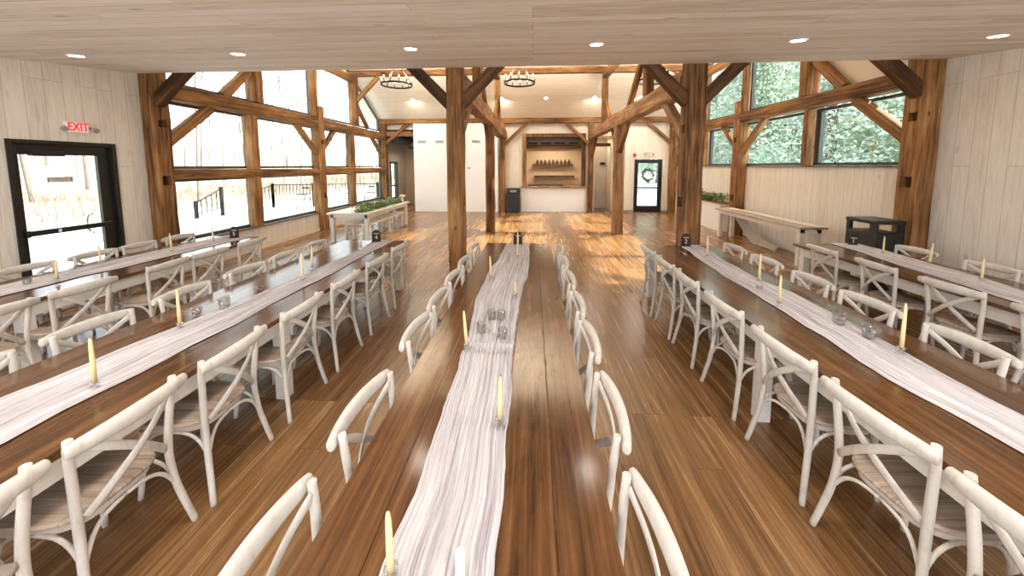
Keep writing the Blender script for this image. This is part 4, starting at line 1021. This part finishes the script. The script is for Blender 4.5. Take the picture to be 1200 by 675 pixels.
rg = random.Random(4); tl = [(15.5, 8.5, 0), (17.0, 12.5, 1), (16.0, 16.5, 2), (19, 20.5, 1), (17, 25, 0), (20, 30, 1), (24, 12, 0), (25, 18, 1), (26, 26, 2), (17.2, 3.5, 1), (22, 37, 0), (15, 12.0, 1), (27, 42, 2), (20.5, 16.2, 0), (22, 23.5, 2), (19.5, 8.0, 1), (29, 5, 3), (30, 10.5, 4), (31, 16, 3), (30, 21.5, 4), (32, 27, 3), (31, 33, 4), (33, 40, 3), (36, 47, 4), (26.5, 14.5, 4), (27, 24, 3), (13, 17.5, 4), (16, 21.5, 3), (12.5, 24, 4), (18, 27.5, 3), (13, 31, 4), (20, 34, 4), (15, 38, 3), (23, 42, 4), (10.5, 35, 4), (11, 44, 3), (25, 33, 1), (18, 36, 2)]
for i, (x, y, kk) in enumerate(tl):
    x += 4.5; y = y * 1.18 + .5
    lb = ['round pale green leafy tree outside the right windows', 'blue-green conical evergreen outside the right windows', 'round pale green leafy tree outside the right windows', 'round pale green leafy tree outside the right windows', 'blue-green conical evergreen outside the right windows'][kk]
    far = kk > 2; kk = kk % 3 if not far else (0 if kk == 3 else 1); s_ = rg.uniform(1.45, 1.7) if far else rg.uniform(.8, .94); 
    src = tp[kk]
    if 'placed' not in src: src['placed'] = 1; src.location = (x, y, -.1); src.scale = (s_, s_, s_); tag(src, lb, 'tree', 'round leafy trees right' if kk != 1 else 'conical evergreens right'); 
    else: dup(src, (x, y, -.1), rg.uniform(0, 6), lb, scale=(s_, s_, s_))
for o in tp: del o['placed']
for o in C.objects:
    if 'placed' in o: del o['placed']

# ------------------------------------------------------------------ light
w = bpy.data.worlds.new('world'); sc.world = w; w.use_nodes = True; nt = w.node_tree
bg = nt.nodes['Background']; bg.inputs[0].default_value = (.89, .95, 1.0, 1); bg.inputs[1].default_value = 3.4
S = bpy.data.lights.new('sun', 'SUN'); S.energy = 15.0; S.angle = math.radians(2.2); S.color = (1, .92, .80)
so = bpy.data.objects.new('sun', S); C.objects.link(so)
el, az = math.radians(33), math.radians(3)
d = Vector((-cos(el) * cos(az), -cos(el) * sin(az), -sin(el)))
so.rotation_euler = d.to_track_quat('-Z', 'Y').to_euler()

# ------------------------------------------------------------------ camera
yaw, pitch, roll, f, cx, cy, H = 0.06007271, 0.08886834, -0.00080762, 399.97384, 599.59438, 229.684866, 1.9614784
fw = Vector((-sin(yaw) * cos(pitch), cos(yaw) * cos(pitch), -sin(pitch))); rr0 = Vector((cos(yaw), sin(yaw), 0)); u0 = rr0.cross(fw)
rv = rr0 * cos(roll) + u0 * sin(roll); uv = -rr0 * sin(roll) + u0 * cos(roll)
cam = bpy.data.cameras.new('camera'); cam.sensor_width = 36; cam.sensor_fit = 'HORIZONTAL'; cam.lens = f / 1200 * 36
cam.shift_x = (600 - cx) / 1200; cam.shift_y = (cy - 337.5) / 1200; cam.clip_start = .02; cam.clip_end = 300
co = bpy.data.objects.new('camera', cam); C.objects.link(co)
m = Matrix((rv, uv, -fw)).transposed().to_4x4(); m.translation = Vector((0, 0, H)); co.matrix_world = m
sc.camera = co
sc.view_settings.view_transform = 'Standard'; sc.view_settings.look = 'None'; sc.view_settings.gamma = 1; sc.view_settings.exposure = 0.52
sc.view_settings.use_curve_mapping = False
sc.cycles.use_denoising = True; sc.cycles.max_bounces = 8; sc.cycles.diffuse_bounces = 5; sc.cycles.glossy_bounces = 4; sc.cycles.transparent_max_bounces = 12
sc.cycles.sample_clamp_indirect = 8; sc.cycles.caustics_reflective = False; sc.cycles.caustics_refractive = False
